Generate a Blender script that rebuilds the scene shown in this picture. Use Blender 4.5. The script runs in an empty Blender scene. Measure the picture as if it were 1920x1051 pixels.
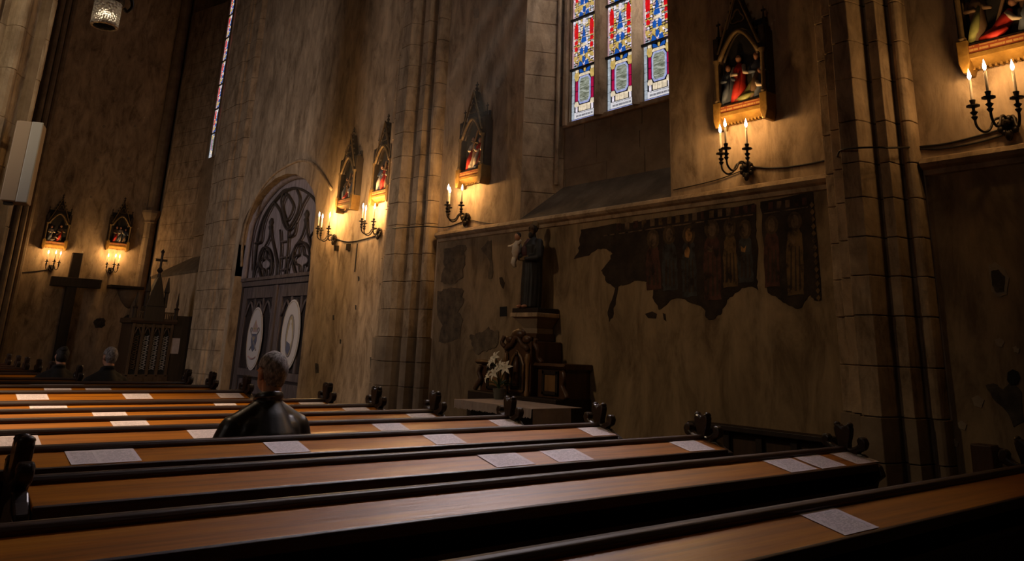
import bpy, bmesh, math, random
from mathutils import Vector, Matrix, Euler
random.seed(7)
rnd = random.uniform
PI = math.pi
SC = bpy.context.scene
COL = SC.collection
EYE = 1.46

# ------------------------------------------------------------------ camera
RT = Vector((0.76898062, -0.63820942, 0.03684487))
UP = Vector((-0.20262126, -0.18866405, 0.96091129))
FW = Vector((0.60631133, 0.74638771, 0.2743938))
FPX, CX, CY = 1454.447, 960.0, 236.683
cam = bpy.data.objects.new('camera', bpy.data.cameras.new('camera'))
COL.objects.link(cam)
m = Matrix((RT, UP, -FW)).transposed().to_4x4()
m.translation = Vector((0, 0, EYE))
cam.matrix_world = m
cam.data.sensor_width = 36.0
cam.data.lens = FPX / 1920 * 36
cam.data.shift_y = -(525.5 - CY) / 1920
cam.data.clip_start = 0.05
cam.data.clip_end = 200
SC.camera = cam
vs = SC.view_settings
SC.display_settings.display_device = 'sRGB'
vs.view_transform = 'Standard'
vs.look = 'None'
vs.gamma = 1
vs.use_curve_mapping = False
vs.exposure = 0.0

# ------------------------------------------------------------------ light
w = bpy.data.worlds.new('world')
SC.world = w
w.use_nodes = True
bg = w.node_tree.nodes['Background']
bg.inputs[0].default_value = (0.55, 0.68, 1.0, 1)
bg.inputs[1].default_value = 1.0
SC.cycles.max_bounces = 6
SC.cycles.diffuse_bounces = 3
SC.cycles.glossy_bounces = 3
SC.cycles.transmission_bounces = 4
SC.cycles.use_light_tree = True
SC.cycles.sample_clamp_indirect = 3.0
SC.cycles.caustics_reflective = False
SC.cycles.caustics_refractive = False


def area(name, loc, target, sx, sy, power, color):
    l = bpy.data.lights.new(name, 'AREA')
    l.shape = 'RECTANGLE'
    l.size, l.size_y = sx, sy
    l.energy = power
    l.color = color
    o = bpy.data.objects.new(name, l)
    COL.objects.link(o)
    o.location = loc
    o.rotation_euler = (Vector(target) - Vector(loc)).to_track_quat('-Z', 'Y').to_euler()
    return o


def point(name, loc, power, color, r=0.03):
    l = bpy.data.lights.new(name, 'POINT')
    l.energy = power
    l.color = color
    l.shadow_soft_size = r
    o = bpy.data.objects.new(name, l)
    COL.objects.link(o)
    o.location = loc
    return o


# daylight that comes in through the big windows on the opposite side of the nave, which the camera has its back to
area('daylight_opposite_window', (-11.6, 12.0, 7.0), (7, 17.0, 2.9), 2.2, 5.0, 95, (0.98, 0.86, 0.86)).data.spread = math.radians(58)
area('daylight_rear_window', (-11.6, 2.0, 7.0), (3, 7, 1), 2.2, 5.0, 60, (1.0, 0.86, 0.74))
# daylight through the three-light window of the near bay
bay = area('daylight_bay_window', (7.40, 6.95, 7.0), (4.0, 4.6, 0.9), 1.7, 4.0, 38, (1.0, 0.87, 0.90))
bay.data.spread = math.radians(40)
area('daylight_bay_glass', (7.44, 6.85, 7.4), (5.6, 9.6, 6.2), 1.5, 4.2, 60, (1.0, 0.90, 0.84))


def spot(name, loc, target, power, color, angle, blend, r):
    l = bpy.data.lights.new(name, 'SPOT')
    l.energy, l.color, l.spot_size, l.spot_blend, l.shadow_soft_size = power, color, math.radians(angle), blend, r
    o = bpy.data.objects.new(name, l)
    COL.objects.link(o)
    o.location = loc
    o.rotation_euler = (Vector(target) - Vector(loc)).to_track_quat('-Z', 'Y').to_euler()
    return o


# warm nave lamps out of the frame, mixed with added spots that brighten the wall
spot('nave_lamp_and_fill', (0.1, 8.4, 7.5), (0.9, 7.6, 0.8), 3000, (1.0, 0.70, 0.44), 48, 1.0, 0.2)
spot('nave_lamp_and_fill', (-1.0, 9.0, 7.5), (7.0, 13.2, 2.3), 700, (1.0, 0.74, 0.48), 36, 1.0, 0.25)  # added fill that brightens the wall beside the door
spot('nave_lamp_and_fill', (-2.6, 8.0, 6.5), (7.0, 6.2, 0.5), 520, (1.0, 0.72, 0.44), 46, 1.0, 0.25)  # added fill that lifts the dim fresco wall
spot('nave_lamp_and_fill', (-1.6, 6.5, 8.5), (0.7, 13.2, 5.0), 900, (1.0, 0.78, 0.52), 30, 0.8, 0.2)


# sunbeams slanting in through the upper part of the three lights, visible in the hazy air
for yy in (7.68, 6.95, 6.28):
    spot('sunbeam_light', (7.30, yy, 9.0), (5.2, yy + 4.6, 0.0), 42000, (1.0, 0.84, 0.66), 3.4, 0.9, 0.06)

# ------------------------------------------------------------------ pixel rays of the photograph -> points on real planes
def ray(x, y):
    return FW + RT * ((x - CX) / FPX) - UP * ((y - CY) / FPX)


def wx(x, y, X):
    v = ray(x, y) * (X / ray(x, y).x)
    return Vector((v.x, v.y, v.z + EYE))


def wy(x, y, Y):
    v = ray(x, y) * (Y / ray(x, y).y)
    return Vector((v.x, v.y, v.z + EYE))


def wz(x, y, Z):
    v = ray(x, y)
    v = v * ((Z - EYE) / v.z)
    return Vector((v.x, v.y, v.z + EYE))


# ------------------------------------------------------------------ materials
MATS = {}


def nodes_mat(name):
    mt = bpy.data.materials.new(name)
    mt.use_nodes = True
    nt = mt.node_tree
    MATS[name] = mt
    return mt, nt, nt.nodes['Principled BSDF']


def N(nt, t, **kw):
    n = nt.nodes.new(t)
    for k, v in kw.items():
        if k in n.inputs:
            n.inputs[k].default_value = v
        else:
            setattr(n, k, v)
    return n


def ramp(nt, stops):
    r = nt.nodes.new('ShaderNodeValToRGB')
    el = r.color_ramp.elements
    while len(el) < len(stops):
        el.new(0.5)
    for e, (p, c) in zip(el, stops):
        e.position = p
        e.color = (*c, 1) if len(c) == 3 else c
    return r


def noisy(name, cols, scale=(1, 1, 1), nscale=3.0, detail=8, rough=0.8, bump=0.2, bscale=20, spec=0.3, metal=0.0, coat=0.0,
          coat_rough=0.1, stops=None, speck=None, brush=0):
    mt, nt, b = nodes_mat(name)
    tc = N(nt, 'ShaderNodeTexCoord')
    mp = N(nt, 'ShaderNodeMapping')
    mp.inputs['Scale'].default_value = scale
    nt.links.new(tc.outputs['Object'], mp.inputs['Vector'])
    nz = N(nt, 'ShaderNodeTexNoise', Scale=nscale, Detail=detail, Roughness=0.62)
    nt.links.new(mp.outputs[0], nz.inputs['Vector'])
    if stops is None:
        k = len(cols) - 1
        stops = [0.3 + 0.4 * i / k for i in range(len(cols))]
    r = ramp(nt, list(zip(stops, cols)))
    nt.links.new(nz.outputs['Fac'], r.inputs[0])
    out = r.outputs[0]
    if speck:
        n2 = N(nt, 'ShaderNodeTexNoise', Scale=speck[0], Detail=2)
        nt.links.new(tc.outputs['Object'], n2.inputs['Vector'])
        r2 = ramp(nt, [(speck[1], (0, 0, 0)), (speck[1] + 0.02, (1, 1, 1))])
        nt.links.new(n2.outputs['Fac'], r2.inputs[0])
        mx = N(nt, 'ShaderNodeMixRGB')
        nt.links.new(r2.outputs[0], mx.inputs[0])
        nt.links.new(out, mx.inputs[1])
        mx.inputs[2].default_value = (*speck[2], 1)
        out = mx.outputs[0]
    if brush:
        m2 = N(nt, 'ShaderNodeMapping')
        m2.inputs['Scale'].default_value = (1, 1, 0.35)
        nt.links.new(tc.outputs['Object'], m2.inputs['Vector'])
        n4 = N(nt, 'ShaderNodeTexNoise', Scale=brush, Detail=8, Roughness=0.7)
        n4.inputs['Distortion'].default_value = 0.6
        nt.links.new(m2.outputs[0], n4.inputs['Vector'])
        r4 = ramp(nt, [(0.34, (0.48, 0.45, 0.42)), (0.5, (0.94, 0.94, 0.94)), (0.66, (1.25, 1.24, 1.22))])
        nt.links.new(n4.outputs['Fac'], r4.inputs[0])
        m4 = N(nt, 'ShaderNodeMixRGB', blend_type='MULTIPLY')
        m4.inputs[0].default_value = 1
        nt.links.new(out, m4.inputs[1])
        nt.links.new(r4.outputs[0], m4.inputs[2])
        out = m4.outputs[0]
    nt.links.new(out, b.inputs['Base Color'])
    b.inputs['Roughness'].default_value = rough
    b.inputs['Specular IOR Level'].default_value = spec
    b.inputs['Metallic'].default_value = metal
    b.inputs['Coat Weight'].default_value = coat
    b.inputs['Coat Roughness'].default_value = coat_rough
    if bump:
        n3 = N(nt, 'ShaderNodeTexNoise', Scale=bscale, Detail=6, Roughness=0.6)
        nt.links.new(mp.outputs[0], n3.inputs['Vector'])
        bp = N(nt, 'ShaderNodeBump', Strength=bump, Distance=0.02)
        nt.links.new(n3.outputs['Fac'], bp.inputs['Height'])
        nt.links.new(bp.outputs[0], b.inputs['Normal'])
    return mt


def plain(name, col, rough=0.6, metal=0.0, emit=0.0, spec=0.4):
    mt, nt, b = nodes_mat(name)
    b.inputs['Base Color'].default_value = (*col, 1)
    b.inputs['Roughness'].default_value = rough
    b.inputs['Metallic'].default_value = metal
    b.inputs['Specular IOR Level'].default_value = spec
    if emit:
        b.inputs['Emission Color'].default_value = (*col, 1)
        b.inputs['Emission Strength'].default_value = emit
    return mt


noisy('plaster', [(0.27, 0.19, 0.115), (0.40, 0.285, 0.175), (0.50, 0.37, 0.235)], scale=(1, 1, 0.45), nscale=1.6, detail=10, rough=0.9,
      bump=0.25, bscale=9, speck=(7.0, 0.755, (0.55, 0.46, 0.34)), stops=[0.32, 0.5, 0.7], brush=4.5)
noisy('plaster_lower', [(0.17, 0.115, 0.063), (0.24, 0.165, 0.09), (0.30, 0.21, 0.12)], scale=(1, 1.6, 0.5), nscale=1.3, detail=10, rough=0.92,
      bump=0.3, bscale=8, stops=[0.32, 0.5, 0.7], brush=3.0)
noisy('ashlar', [(0.26, 0.18, 0.105), (0.36, 0.255, 0.155), (0.44, 0.325, 0.205)], nscale=3.0, rough=0.85, bump=0.45, bscale=12, brush=5.0)
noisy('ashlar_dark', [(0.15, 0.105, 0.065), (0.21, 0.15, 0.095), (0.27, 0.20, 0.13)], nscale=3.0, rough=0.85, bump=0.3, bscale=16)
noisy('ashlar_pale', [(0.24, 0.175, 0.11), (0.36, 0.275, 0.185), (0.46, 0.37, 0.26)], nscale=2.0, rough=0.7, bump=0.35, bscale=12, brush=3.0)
noisy('patch_dark', [(0.025, 0.02, 0.016), (0.06, 0.047, 0.035), (0.10, 0.08, 0.058)], nscale=7, rough=0.95, bump=0.5, bscale=25)
noisy('patch_mid', [(0.06, 0.044, 0.03), (0.11, 0.08, 0.05), (0.17, 0.125, 0.075)], nscale=8, rough=0.95, bump=0.5, bscale=25)
noisy('patch_pale', [(0.24, 0.18, 0.12), (0.32, 0.25, 0.17)], nscale=9, rough=0.95, bump=0.3)
noisy('floor_stone', [(0.10, 0.085, 0.07), (0.16, 0.135, 0.11)], nscale=2, rough=0.5, bump=0.1)
noisy('pew_plank', [(0.22, 0.066, 0.001), (0.44, 0.142, 0.002), (0.58, 0.22, 0.006)], scale=(0.35, 7, 7), nscale=3.0, detail=9, rough=0.36,
      bump=0.14, bscale=5, spec=0.5, coat=0.6, coat_rough=0.36, stops=[0.3, 0.5, 0.72])
noisy('pew_dark', [(0.016, 0.007, 0.003), (0.04, 0.017, 0.008), (0.07, 0.032, 0.014)], scale=(0.35, 6, 6), nscale=3.0, rough=0.5, bump=0.12,
      bscale=6, spec=0.4, coat=0.12, coat_rough=0.3)
noisy('pew_end_wood', [(0.014, 0.007, 0.004), (0.032, 0.015, 0.008)], scale=(4, 4, 0.6), nscale=4, rough=0.42, bump=0.1, spec=0.4, coat=0.25, coat_rough=0.15)
noisy('pew_worn', [(0.10, 0.055, 0.03), (0.17, 0.10, 0.055)], scale=(4, 4, 0.8), nscale=4, rough=0.45, bump=0.1)
noisy('door_wood', [(0.05, 0.038, 0.036), (0.10, 0.077, 0.073), (0.17, 0.133, 0.127)], scale=(5, 5, 0.5), nscale=3, rough=0.55, bump=0.2, bscale=8)
noisy('tympanum_wood', [(0.17, 0.135, 0.13), (0.29, 0.235, 0.23), (0.40, 0.33, 0.32)], scale=(5, 5, 0.5), nscale=3, rough=0.55, bump=0.2, bscale=8)
noisy('door_dark', [(0.018, 0.013, 0.012), (0.042, 0.032, 0.03)], scale=(5, 5, 0.5), nscale=3, rough=0.6, bump=0.2)
noisy('dark_wood', [(0.012, 0.007, 0.004), (0.03, 0.018, 0.011)], scale=(4, 4, 0.5), nscale=4, rough=0.5, bump=0.15)
noisy('cabinet_wood', [(0.035, 0.019, 0.010), (0.065, 0.036, 0.019)], scale=(4, 4, 0.5), nscale=4, rough=0.5, bump=0.15)
noisy('retable_wood', [(0.045, 0.02, 0.009), (0.085, 0.04, 0.018)], scale=(4, 4, 0.6), nscale=4, rough=0.42, bump=0.1, coat=0.2)
noisy('retable_panel', [(0.13, 0.065, 0.025), (0.21, 0.115, 0.045)], scale=(3, 3, 0.8), nscale=4, rough=0.45, bump=0.05)
noisy('gilt', [(0.15, 0.078, 0.015), (0.26, 0.148, 0.034)], nscale=12, rough=0.42, metal=0.35, bump=0.2, bscale=40)
noisy('gilt_aged', [(0.10, 0.065, 0.03), (0.19, 0.125, 0.055)], nscale=10, rough=0.55, metal=0.2, bump=0.2, bscale=40)
noisy('frame_dark', [(0.022, 0.014, 0.009), (0.05, 0.033, 0.02)], nscale=9, rough=0.6, bump=0.2, bscale=30)
noisy('red_cloth', [(0.34, 0.018, 0.012), (0.55, 0.035, 0.022)], nscale=9, rough=0.6, bump=0.1)
noisy('white_cloth', [(0.42, 0.35, 0.27), (0.58, 0.50, 0.40)], nscale=9, rough=0.7, bump=0.1)
noisy('blue_cloth', [(0.07, 0.085, 0.12), (0.11, 0.13, 0.17)], nscale=9, rough=0.7, bump=0.1)
noisy('green_cloth', [(0.16, 0.17, 0.05), (0.27, 0.27, 0.09)], nscale=9, rough=0.7, bump=0.1)
noisy('brown_cloth', [(0.12, 0.07, 0.04), (0.2, 0.125, 0.07)], nscale=9, rough=0.7, bump=0.1)
noisy('relief_back', [(0.018, 0.017, 0.018), (0.05, 0.045, 0.042)], nscale=6, rough=0.8, bump=0.2)
noisy('statue_robe', [(0.010, 0.010, 0.010), (0.022, 0.020, 0.020)], nscale=7, rough=0.55, bump=0.2)
noisy('statue_tunic', [(0.05, 0.018, 0.02), (0.075, 0.03, 0.03)], nscale=7, rough=0.6, bump=0.1)
noisy('linen', [(0.26, 0.205, 0.195), (0.36, 0.295, 0.285)], nscale=8, rough=0.85, bump=0.15, bscale=60)
noisy('leaf', [(0.02, 0.04, 0.014), (0.045, 0.08, 0.026)], nscale=9, rough=0.5, bump=0)
noisy('petal', [(0.55, 0.50, 0.40), (0.72, 0.67, 0.56)], nscale=9, rough=0.6, bump=0)
plain('pot', (0.10, 0.10, 0.085), 0.4)
plain('iron', (0.028, 0.02, 0.014), 0.45, 0.6)
plain('candle', (0.55, 0.45, 0.33), 0.5)
plain('cable', (0.02, 0.016, 0.013), 0.6)
plain('lead', (0.006, 0.006, 0.008), 0.6)
plain('black', (0.006, 0.005, 0.005), 0.8)
plain('speaker_front', (0.42, 0.40, 0.34), 0.7)
plain('speaker_side', (0.34, 0.25, 0.16), 0.6)
noisy('skin', [(0.40, 0.19, 0.11), (0.50, 0.26, 0.16)], nscale=20, rough=0.5, bump=0.08, bscale=80)
noisy('hair_grey', [(0.07, 0.06, 0.055), (0.25, 0.22, 0.205), (0.55, 0.50, 0.48)], scale=(1, 1, 0.35), nscale=70, detail=4, rough=0.6, bump=0.7, bscale=140)
noisy('hair_dark', [(0.012, 0.009, 0.008), (0.03, 0.022, 0.018)], nscale=60, rough=0.6, bump=0.4, bscale=90)
noisy('jacket', [(0.0035, 0.003, 0.003), (0.007, 0.0062, 0.006)], nscale=3, rough=0.38, bump=0.3, bscale=7, spec=0.7, coat=0.35, coat_rough=0.3)
noisy('coat_dark', [(0.010, 0.008, 0.007), (0.022, 0.017, 0.014)], nscale=6, rough=0.8, bump=0.2)
noisy('ledge_stone_shaded', [(0.05, 0.036, 0.024), (0.085, 0.062, 0.042), (0.13, 0.10, 0.07)], nscale=3.0, rough=0.85, bump=0.4, bscale=10)  # shade on the window ledges is put into this darker stone colour
plain('trouser', (0.012, 0.012, 0.016), 0.9)


def glass_emit(name, col, s):
    mt, nt, b = nodes_mat(name)
    tc = N(nt, 'ShaderNodeTexCoord')
    nz = N(nt, 'ShaderNodeTexNoise', Scale=16.0, Detail=3)
    nt.links.new(tc.outputs['Object'], nz.inputs['Vector'])
    lo = tuple(c * 0.55 for c in col)
    r = ramp(nt, [(0.3, lo), (0.65, col)])
    nt.links.new(nz.outputs['Fac'], r.inputs[0])
    nt.links.new(r.outputs[0], b.inputs['Emission Color'])
    b.inputs['Emission Strength'].default_value = s
    b.inputs['Base Color'].default_value = (*[c * 0.2 for c in col], 1)
    b.inputs['Roughness'].default_value = 0.15
    return mt


GS = 1.0
glass_emit('glass_white', (0.88, 0.80, 0.90), GS)
glass_emit('glass_pale', (0.42, 0.47, 0.52), GS)
glass_emit('glass_cream', (0.85, 0.70, 0.50), GS)
glass_emit('glass_gold', (0.62, 0.42, 0.12), GS)
glass_emit('glass_pink', (0.55, 0.33, 0.36), GS)
glass_emit('glass_red', (0.72, 0.008, 0.012), GS)
glass_emit('glass_crimson', (0.42, 0.006, 0.06), GS)
glass_emit('glass_blue', (0.012, 0.09, 0.42), GS)
glass_emit('glass_lilac', (0.38, 0.42, 0.80), GS)
glass_emit('glass_olive', (0.17, 0.17, 0.07), GS)
glass_emit('glass_green', (0.03, 0.28, 0.12), GS)


def medallion():
    mt, nt, b = nodes_mat('glass_medallion')
    tc = N(nt, 'ShaderNodeTexCoord')
    mp = N(nt, 'ShaderNodeMapping')
    mp.inputs['Rotation'].default_value = (0.9, 0, 0)
    mp.inputs['Scale'].default_value = (1, 1.2, 5)
    nt.links.new(tc.outputs['Object'], mp.inputs['Vector'])
    nz = N(nt, 'ShaderNodeTexNoise', Scale=9.0, Detail=6, Roughness=0.7)
    nt.links.new(mp.outputs[0], nz.inputs['Vector'])
    r = ramp(nt, [(0.36, (0.05, 0.055, 0.035)), (0.5, (0.20, 0.22, 0.16)), (0.66, (0.48, 0.50, 0.44))])
    nt.links.new(nz.outputs['Fac'], r.inputs[0])
    nt.links.new(r.outputs[0], b.inputs['Emission Color'])
    b.inputs['Emission Strength'].default_value = GS
    b.inputs['Base Color'].default_value = (0.05, 0.05, 0.04, 1)


medallion()


def text_mat(name, paper, ink, rows, cols, thr=0.47, two=False):
    """print on a sheet: rows of word-like strokes, in the sheet's own 0-1 coordinates"""
    mt, nt, b = nodes_mat(name)
    tc = N(nt, 'ShaderNodeTexCoord')
    sp = N(nt, 'ShaderNodeSeparateXYZ')
    nt.links.new(tc.outputs['UV'], sp.inputs[0])

    def mth(op, a, c=None):
        n = N(nt, 'ShaderNodeMath', operation=op)
        for i, q in enumerate((a, c)):
            if q is None:
                continue
            if isinstance(q, (int, float)):
                n.inputs[i].default_value = q
            else:
                nt.links.new(q, n.inputs[i])
        return n.outputs[0]
    v = mth('MULTIPLY', sp.outputs['Y'], rows)
    line = mth('GREATER_THAN', mth('FRACT', v), 0.45)
    row = mth('FLOOR', v)
    cb = N(nt, 'ShaderNodeCombineXYZ')
    nt.links.new(mth('MULTIPLY', sp.outputs['X'], cols), cb.inputs[0])
    nt.links.new(mth('MULTIPLY', row, 3.7), cb.inputs[1])
    nz = N(nt, 'ShaderNodeTexNoise', Scale=1.0, Detail=1)
    nt.links.new(cb.outputs[0], nz.inputs['Vector'])
    word = mth('GREATER_THAN', nz.outputs['Fac'], thr)
    f = mth('MULTIPLY', line, word)
    for ax, lo, hi in (('X', 0.09, 0.91), ('Y', 0.08, 0.9)):
        f = mth('MULTIPLY', f, mth('GREATER_THAN', sp.outputs[ax], lo))
        f = mth('MULTIPLY', f, mth('LESS_THAN', sp.outputs[ax], hi))
    f = mth('MULTIPLY', f, 0.75)
    mx = N(nt, 'ShaderNodeMixRGB')
    nt.links.new(f, mx.inputs[0])
    mx.inputs[1].default_value = (*paper, 1)
    mx.inputs[2].default_value = (*ink, 1)
    nt.links.new(mx.outputs[0], b.inputs['Base Color'])
    b.inputs['Roughness'].default_value = 0.75
    b.inputs['Specular IOR Level'].default_value = 0.25
    return mt


text_mat('print_paper', (0.72, 0.63, 0.64), (0.40, 0.34, 0.35), 24, 16)
text_mat('inscription_red', (0.20, 0.045, 0.014), (0.36, 0.23, 0.07), 1.9, 30, 0.42)
mt = text_mat('inscription_glass', (0.75, 0.74, 0.78), (0.03, 0.03, 0.05), 1.8, 30, 0.42)
b_ = mt.node_tree.nodes['Principled BSDF']
mt.node_tree.links.new(b_.inputs['Base Color'].links[0].from_socket, b_.inputs['Emission Color'])
b_.inputs['Emission Strength'].default_value = GS * 0.8
plain('flame', (1.0, 0.86, 0.80), 0.5, 0, 14.0)
plain('poster_white', (0.52, 0.47, 0.44), 0.8)
plain('poster_blue', (0.10, 0.105, 0.15), 0.8)
plain('poster_rose', (0.36, 0.25, 0.24), 0.8)
plain('poster_gold', (0.36, 0.28, 0.16), 0.8)
plain('poster_grey', (0.20, 0.18, 0.18), 0.8)
def worn(name, col):
    """a faded fresco colour that has partly flaked away to the dark ground"""
    dk = (0.020, 0.013, 0.009)
    col = tuple(c * 1.6 for c in col)
    mid = tuple(c * 0.6 + d * 0.4 for c, d in zip(col, dk))
    noisy(name, [dk, mid, col, tuple(c * 1.25 for c in col)], scale=(1, 1, 0.8), nscale=9.0, detail=9, rough=0.95, bump=0.3, bscale=22, stops=[0.36, 0.46, 0.56, 0.72])


worn('fresco_halo', (0.05, 0.031, 0.016))
worn('fresco_fold', (0.032, 0.021, 0.013))
worn('fresco_ochre', (0.087, 0.052, 0.022))
worn('fresco_red', (0.052, 0.022, 0.015))
worn('fresco_blue', (0.031, 0.031, 0.031))
worn('fresco_skin', (0.095, 0.060, 0.035))
worn('fresco_bright', (0.209, 0.108, 0.039))
noisy('fresco_ground', [(0.014, 0.009, 0.007), (0.028, 0.018, 0.012), (0.048, 0.033, 0.022)], nscale=4, rough=0.95, bump=0.4, bscale=20)
mt, nt, b = nodes_mat('lamp_glass')
b.inputs['Base Color'].default_value = (0.75, 0.70, 0.60, 1)
b.inputs['Roughness'].default_value = 0.25
b.inputs['Transmission Weight'].default_value = 0.35
tc = N(nt, 'ShaderNodeTexCoord')
vz = N(nt, 'ShaderNodeTexVoronoi', Scale=34.0)
nt.links.new(tc.outputs['Object'], vz.inputs['Vector'])
bp = N(nt, 'ShaderNodeBump', Strength=0.9, Distance=0.02)
nt.links.new(vz.outputs['Distance'], bp.inputs['Height'])
nt.links.new(bp.outputs[0], b.inputs['Normal'])


# ------------------------------------------------------------------ mesh building
class MB:
    def __init__(s):
        s.v, s.f, s.uv = [], [], None

    def add(s, vs, fs):
        k = len(s.v)
        s.v += [tuple(p) for p in vs]
        s.f += [tuple(i + k for i in f) for f in fs]
        return s

    def box(s, x0, x1, y0, y1, z0, z1):
        return s.add([(x, y, z) for x in (x0, x1) for y in (y0, y1) for z in (z0, z1)],
                     [(0, 1, 3, 2), (4, 6, 7, 5), (0, 4, 5, 1), (2, 3, 7, 6), (0, 2, 6, 4), (1, 5, 7, 3)])

    def prism(s, poly, a0, a1, ax='x', scale1=None):
        n = len(poly)

        def P(p, a):
            return {'x': (a, p[0], p[1]), 'y': (p[0], a, p[1]), 'z': (p[0], p[1], a)}[ax]
        q = poly
        if scale1 is not None:
            cx = sum(p[0] for p in poly) / n
            cy = sum(p[1] for p in poly) / n
            q = [(cx + (p[0] - cx) * scale1, cy + (p[1] - cy) * scale1) for p in poly]
        vs = [P(p, a0) for p in poly] + [P(p, a1) for p in q]
        fs = [tuple(range(n)), tuple(range(2 * n - 1, n - 1, -1))] + [(i, i + n, (i + 1) % n + n, (i + 1) % n) for i in range(n)]
        return s.add(vs, fs)

    def tube(s, pts, r, n=8, flat=None):
        pts = [Vector(p) for p in pts]
        k = len(pts)
        rs = r if isinstance(r, (list, tuple)) else [r] * k
        vs, fs = [], []
        up = None
        for i, p in enumerate(pts):
            t = (pts[min(i + 1, k - 1)] - pts[max(i - 1, 0)]).normalized()
            if up is None:
                up = Vector((0, 0, 1)) if abs(t.z) < 0.9 else Vector((0, 1, 0))
            a = t.cross(up)
            if a.length < 1e-4:
                a = t.cross(Vector((1, 0.1, 0)))
            a.normalize()
            bb = a.cross(t).normalized()
            up = bb
            for j in range(n):
                an = 2 * PI * j / n
                vs.append(p + (a * math.cos(an) + bb * math.sin(an)) * rs[i])
        for i in range(k - 1):
            for j in range(n):
                fs.append((i * n + j, i * n + (j + 1) % n, (i + 1) * n + (j + 1) % n, (i + 1) * n + j))
        fs.append(tuple(range(n - 1, -1, -1)))
        fs.append(tuple((k - 1) * n + j for j in range(n)))
        return s.add(vs, fs)

    def lathe(s, prof, c=(0, 0, 0), n=12, sx=1.0, sy=1.0):
        vs, fs = [], []
        for r, z in prof:
            for j in range(n):
                a = 2 * PI * j / n
                vs.append((c[0] + r * math.cos(a) * sx, c[1] + r * math.sin(a) * sy, c[2] + z))
        k = len(prof)
        for i in range(k - 1):
            for j in range(n):
                fs.append((i * n + j, i * n + (j + 1) % n, (i + 1) * n + (j + 1) % n, (i + 1) * n + j))
        fs.append(tuple(range(n - 1, -1, -1)))
        fs.append(tuple((k - 1) * n + j for j in range(n)))
        return s.add(vs, fs)

    def ell(s, c, r, n=12, m=8):
        r = (r, r, r) if isinstance(r, (int, float)) else r
        vs = [(c[0], c[1], c[2] - r[2])]
        for i in range(1, m):
            t = -PI / 2 + PI * i / m
            for j in range(n):
                a = 2 * PI * j / n
                vs.append((c[0] + r[0] * math.cos(t) * math.cos(a), c[1] + r[1] * math.cos(t) * math.sin(a), c[2] + r[2] * math.sin(t)))
        vs.append((c[0], c[1], c[2] + r[2]))
        fs = [(0, 1 + (j + 1) % n, 1 + j) for j in range(n)]
        for i in range(m - 2):
            for j in range(n):
                fs.append((1 + i * n + j, 1 + i * n + (j + 1) % n, 1 + (i + 1) * n + (j + 1) % n, 1 + (i + 1) * n + j))
        L = len(vs) - 1
        fs += [(1 + (m - 2) * n + j, 1 + (m - 2) * n + (j + 1) % n, L) for j in range(n)]
        return s.add(vs, fs)

    def cap(s, a, b, ra, rb, n=12):
        """tapered limb with round ends"""
        a, b = Vector(a), Vector(b)
        d = (b - a).normalized()
        pts, rs = [], []
        for t in (-1, -0.85, -0.5, 0):
            pts.append(a + d * ra * t)
            rs.append(ra * math.sqrt(max(0.02, 1 - t * t)))
        for t in (0, 0.5, 0.85, 1):
            pts.append(b + d * rb * t)
            rs.append(rb * math.sqrt(max(0.02, 1 - t * t)))
        return s.tube(pts, rs, n)


WL = {}


def link(name, mesh, parent=None):
    o = bpy.data.objects.new(name, mesh)
    COL.objects.link(o)
    if parent is not None:
        o.parent = parent
        o.location = -WL.get(parent.name, Vector((0, 0, 0)))
    WL[o.name] = Vector((0, 0, 0))
    return o


def build(name, mb, mat, parent=None, smooth=False, bevel=0.0, local=False, kind=None, label=None):
    """local=True: the mesh is already in its parent's coordinates"""
    me = bpy.data.meshes.new(name)
    me.from_pydata(mb.v, [], mb.f)
    me.validate()
    bm = bmesh.new()
    bm.from_mesh(me)
    bmesh.ops.recalc_face_normals(bm, faces=bm.faces)
    bm.to_mesh(me)
    bm.free()
    me.materials.append(MATS[mat])
    if smooth:
        me.polygons.foreach_set('use_smooth', [True] * len(me.polygons))
        if smooth == 'auto':
            me.set_sharp_from_angle(angle=0.7)
    o = link(name, me, parent)
    if local:
        o.location = (0, 0, 0)
        WL[o.name] = Vector(WL.get(parent.name, (0, 0, 0))) if parent is not None else Vector((0, 0, 0))
    if bevel:
        md = o.modifiers.new('bevel', 'BEVEL')
        md.width = bevel
        md.segments = 2
        md.limit_method = 'ANGLE'
        md.angle_limit = 0.6
    if kind:
        o['kind'] = kind
    if label:
        o['label'] = label
    return o


def tag(o, label, cat, group=None):
    o['label'] = label
    o['category'] = cat
    if group:
        o['group'] = group
    return o


def thing(name, label, cat, loc=(0, 0, 0), rotz=0.0, group=None):
    o = bpy.data.objects.new(name, None)
    COL.objects.link(o)
    o.location = loc
    o.rotation_euler = (0, 0, rotz)
    o.empty_display_size = 0.1
    WL[o.name] = Vector(loc)
    return tag(o, label, cat, group)


def dup(src, loc, rotz, label, group=None):
    def cp(o, parent):
        c = o.copy()
        COL.objects.link(c)
        c.parent = parent
        for ch in list(o.children):
            cp(ch, c)
        return c
    r = cp(src, None)
    r.location = loc
    r.rotation_euler = (0, 0, rotz)
    r['label'] = label
    if group:
        r['group'] = group
    return r


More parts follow.
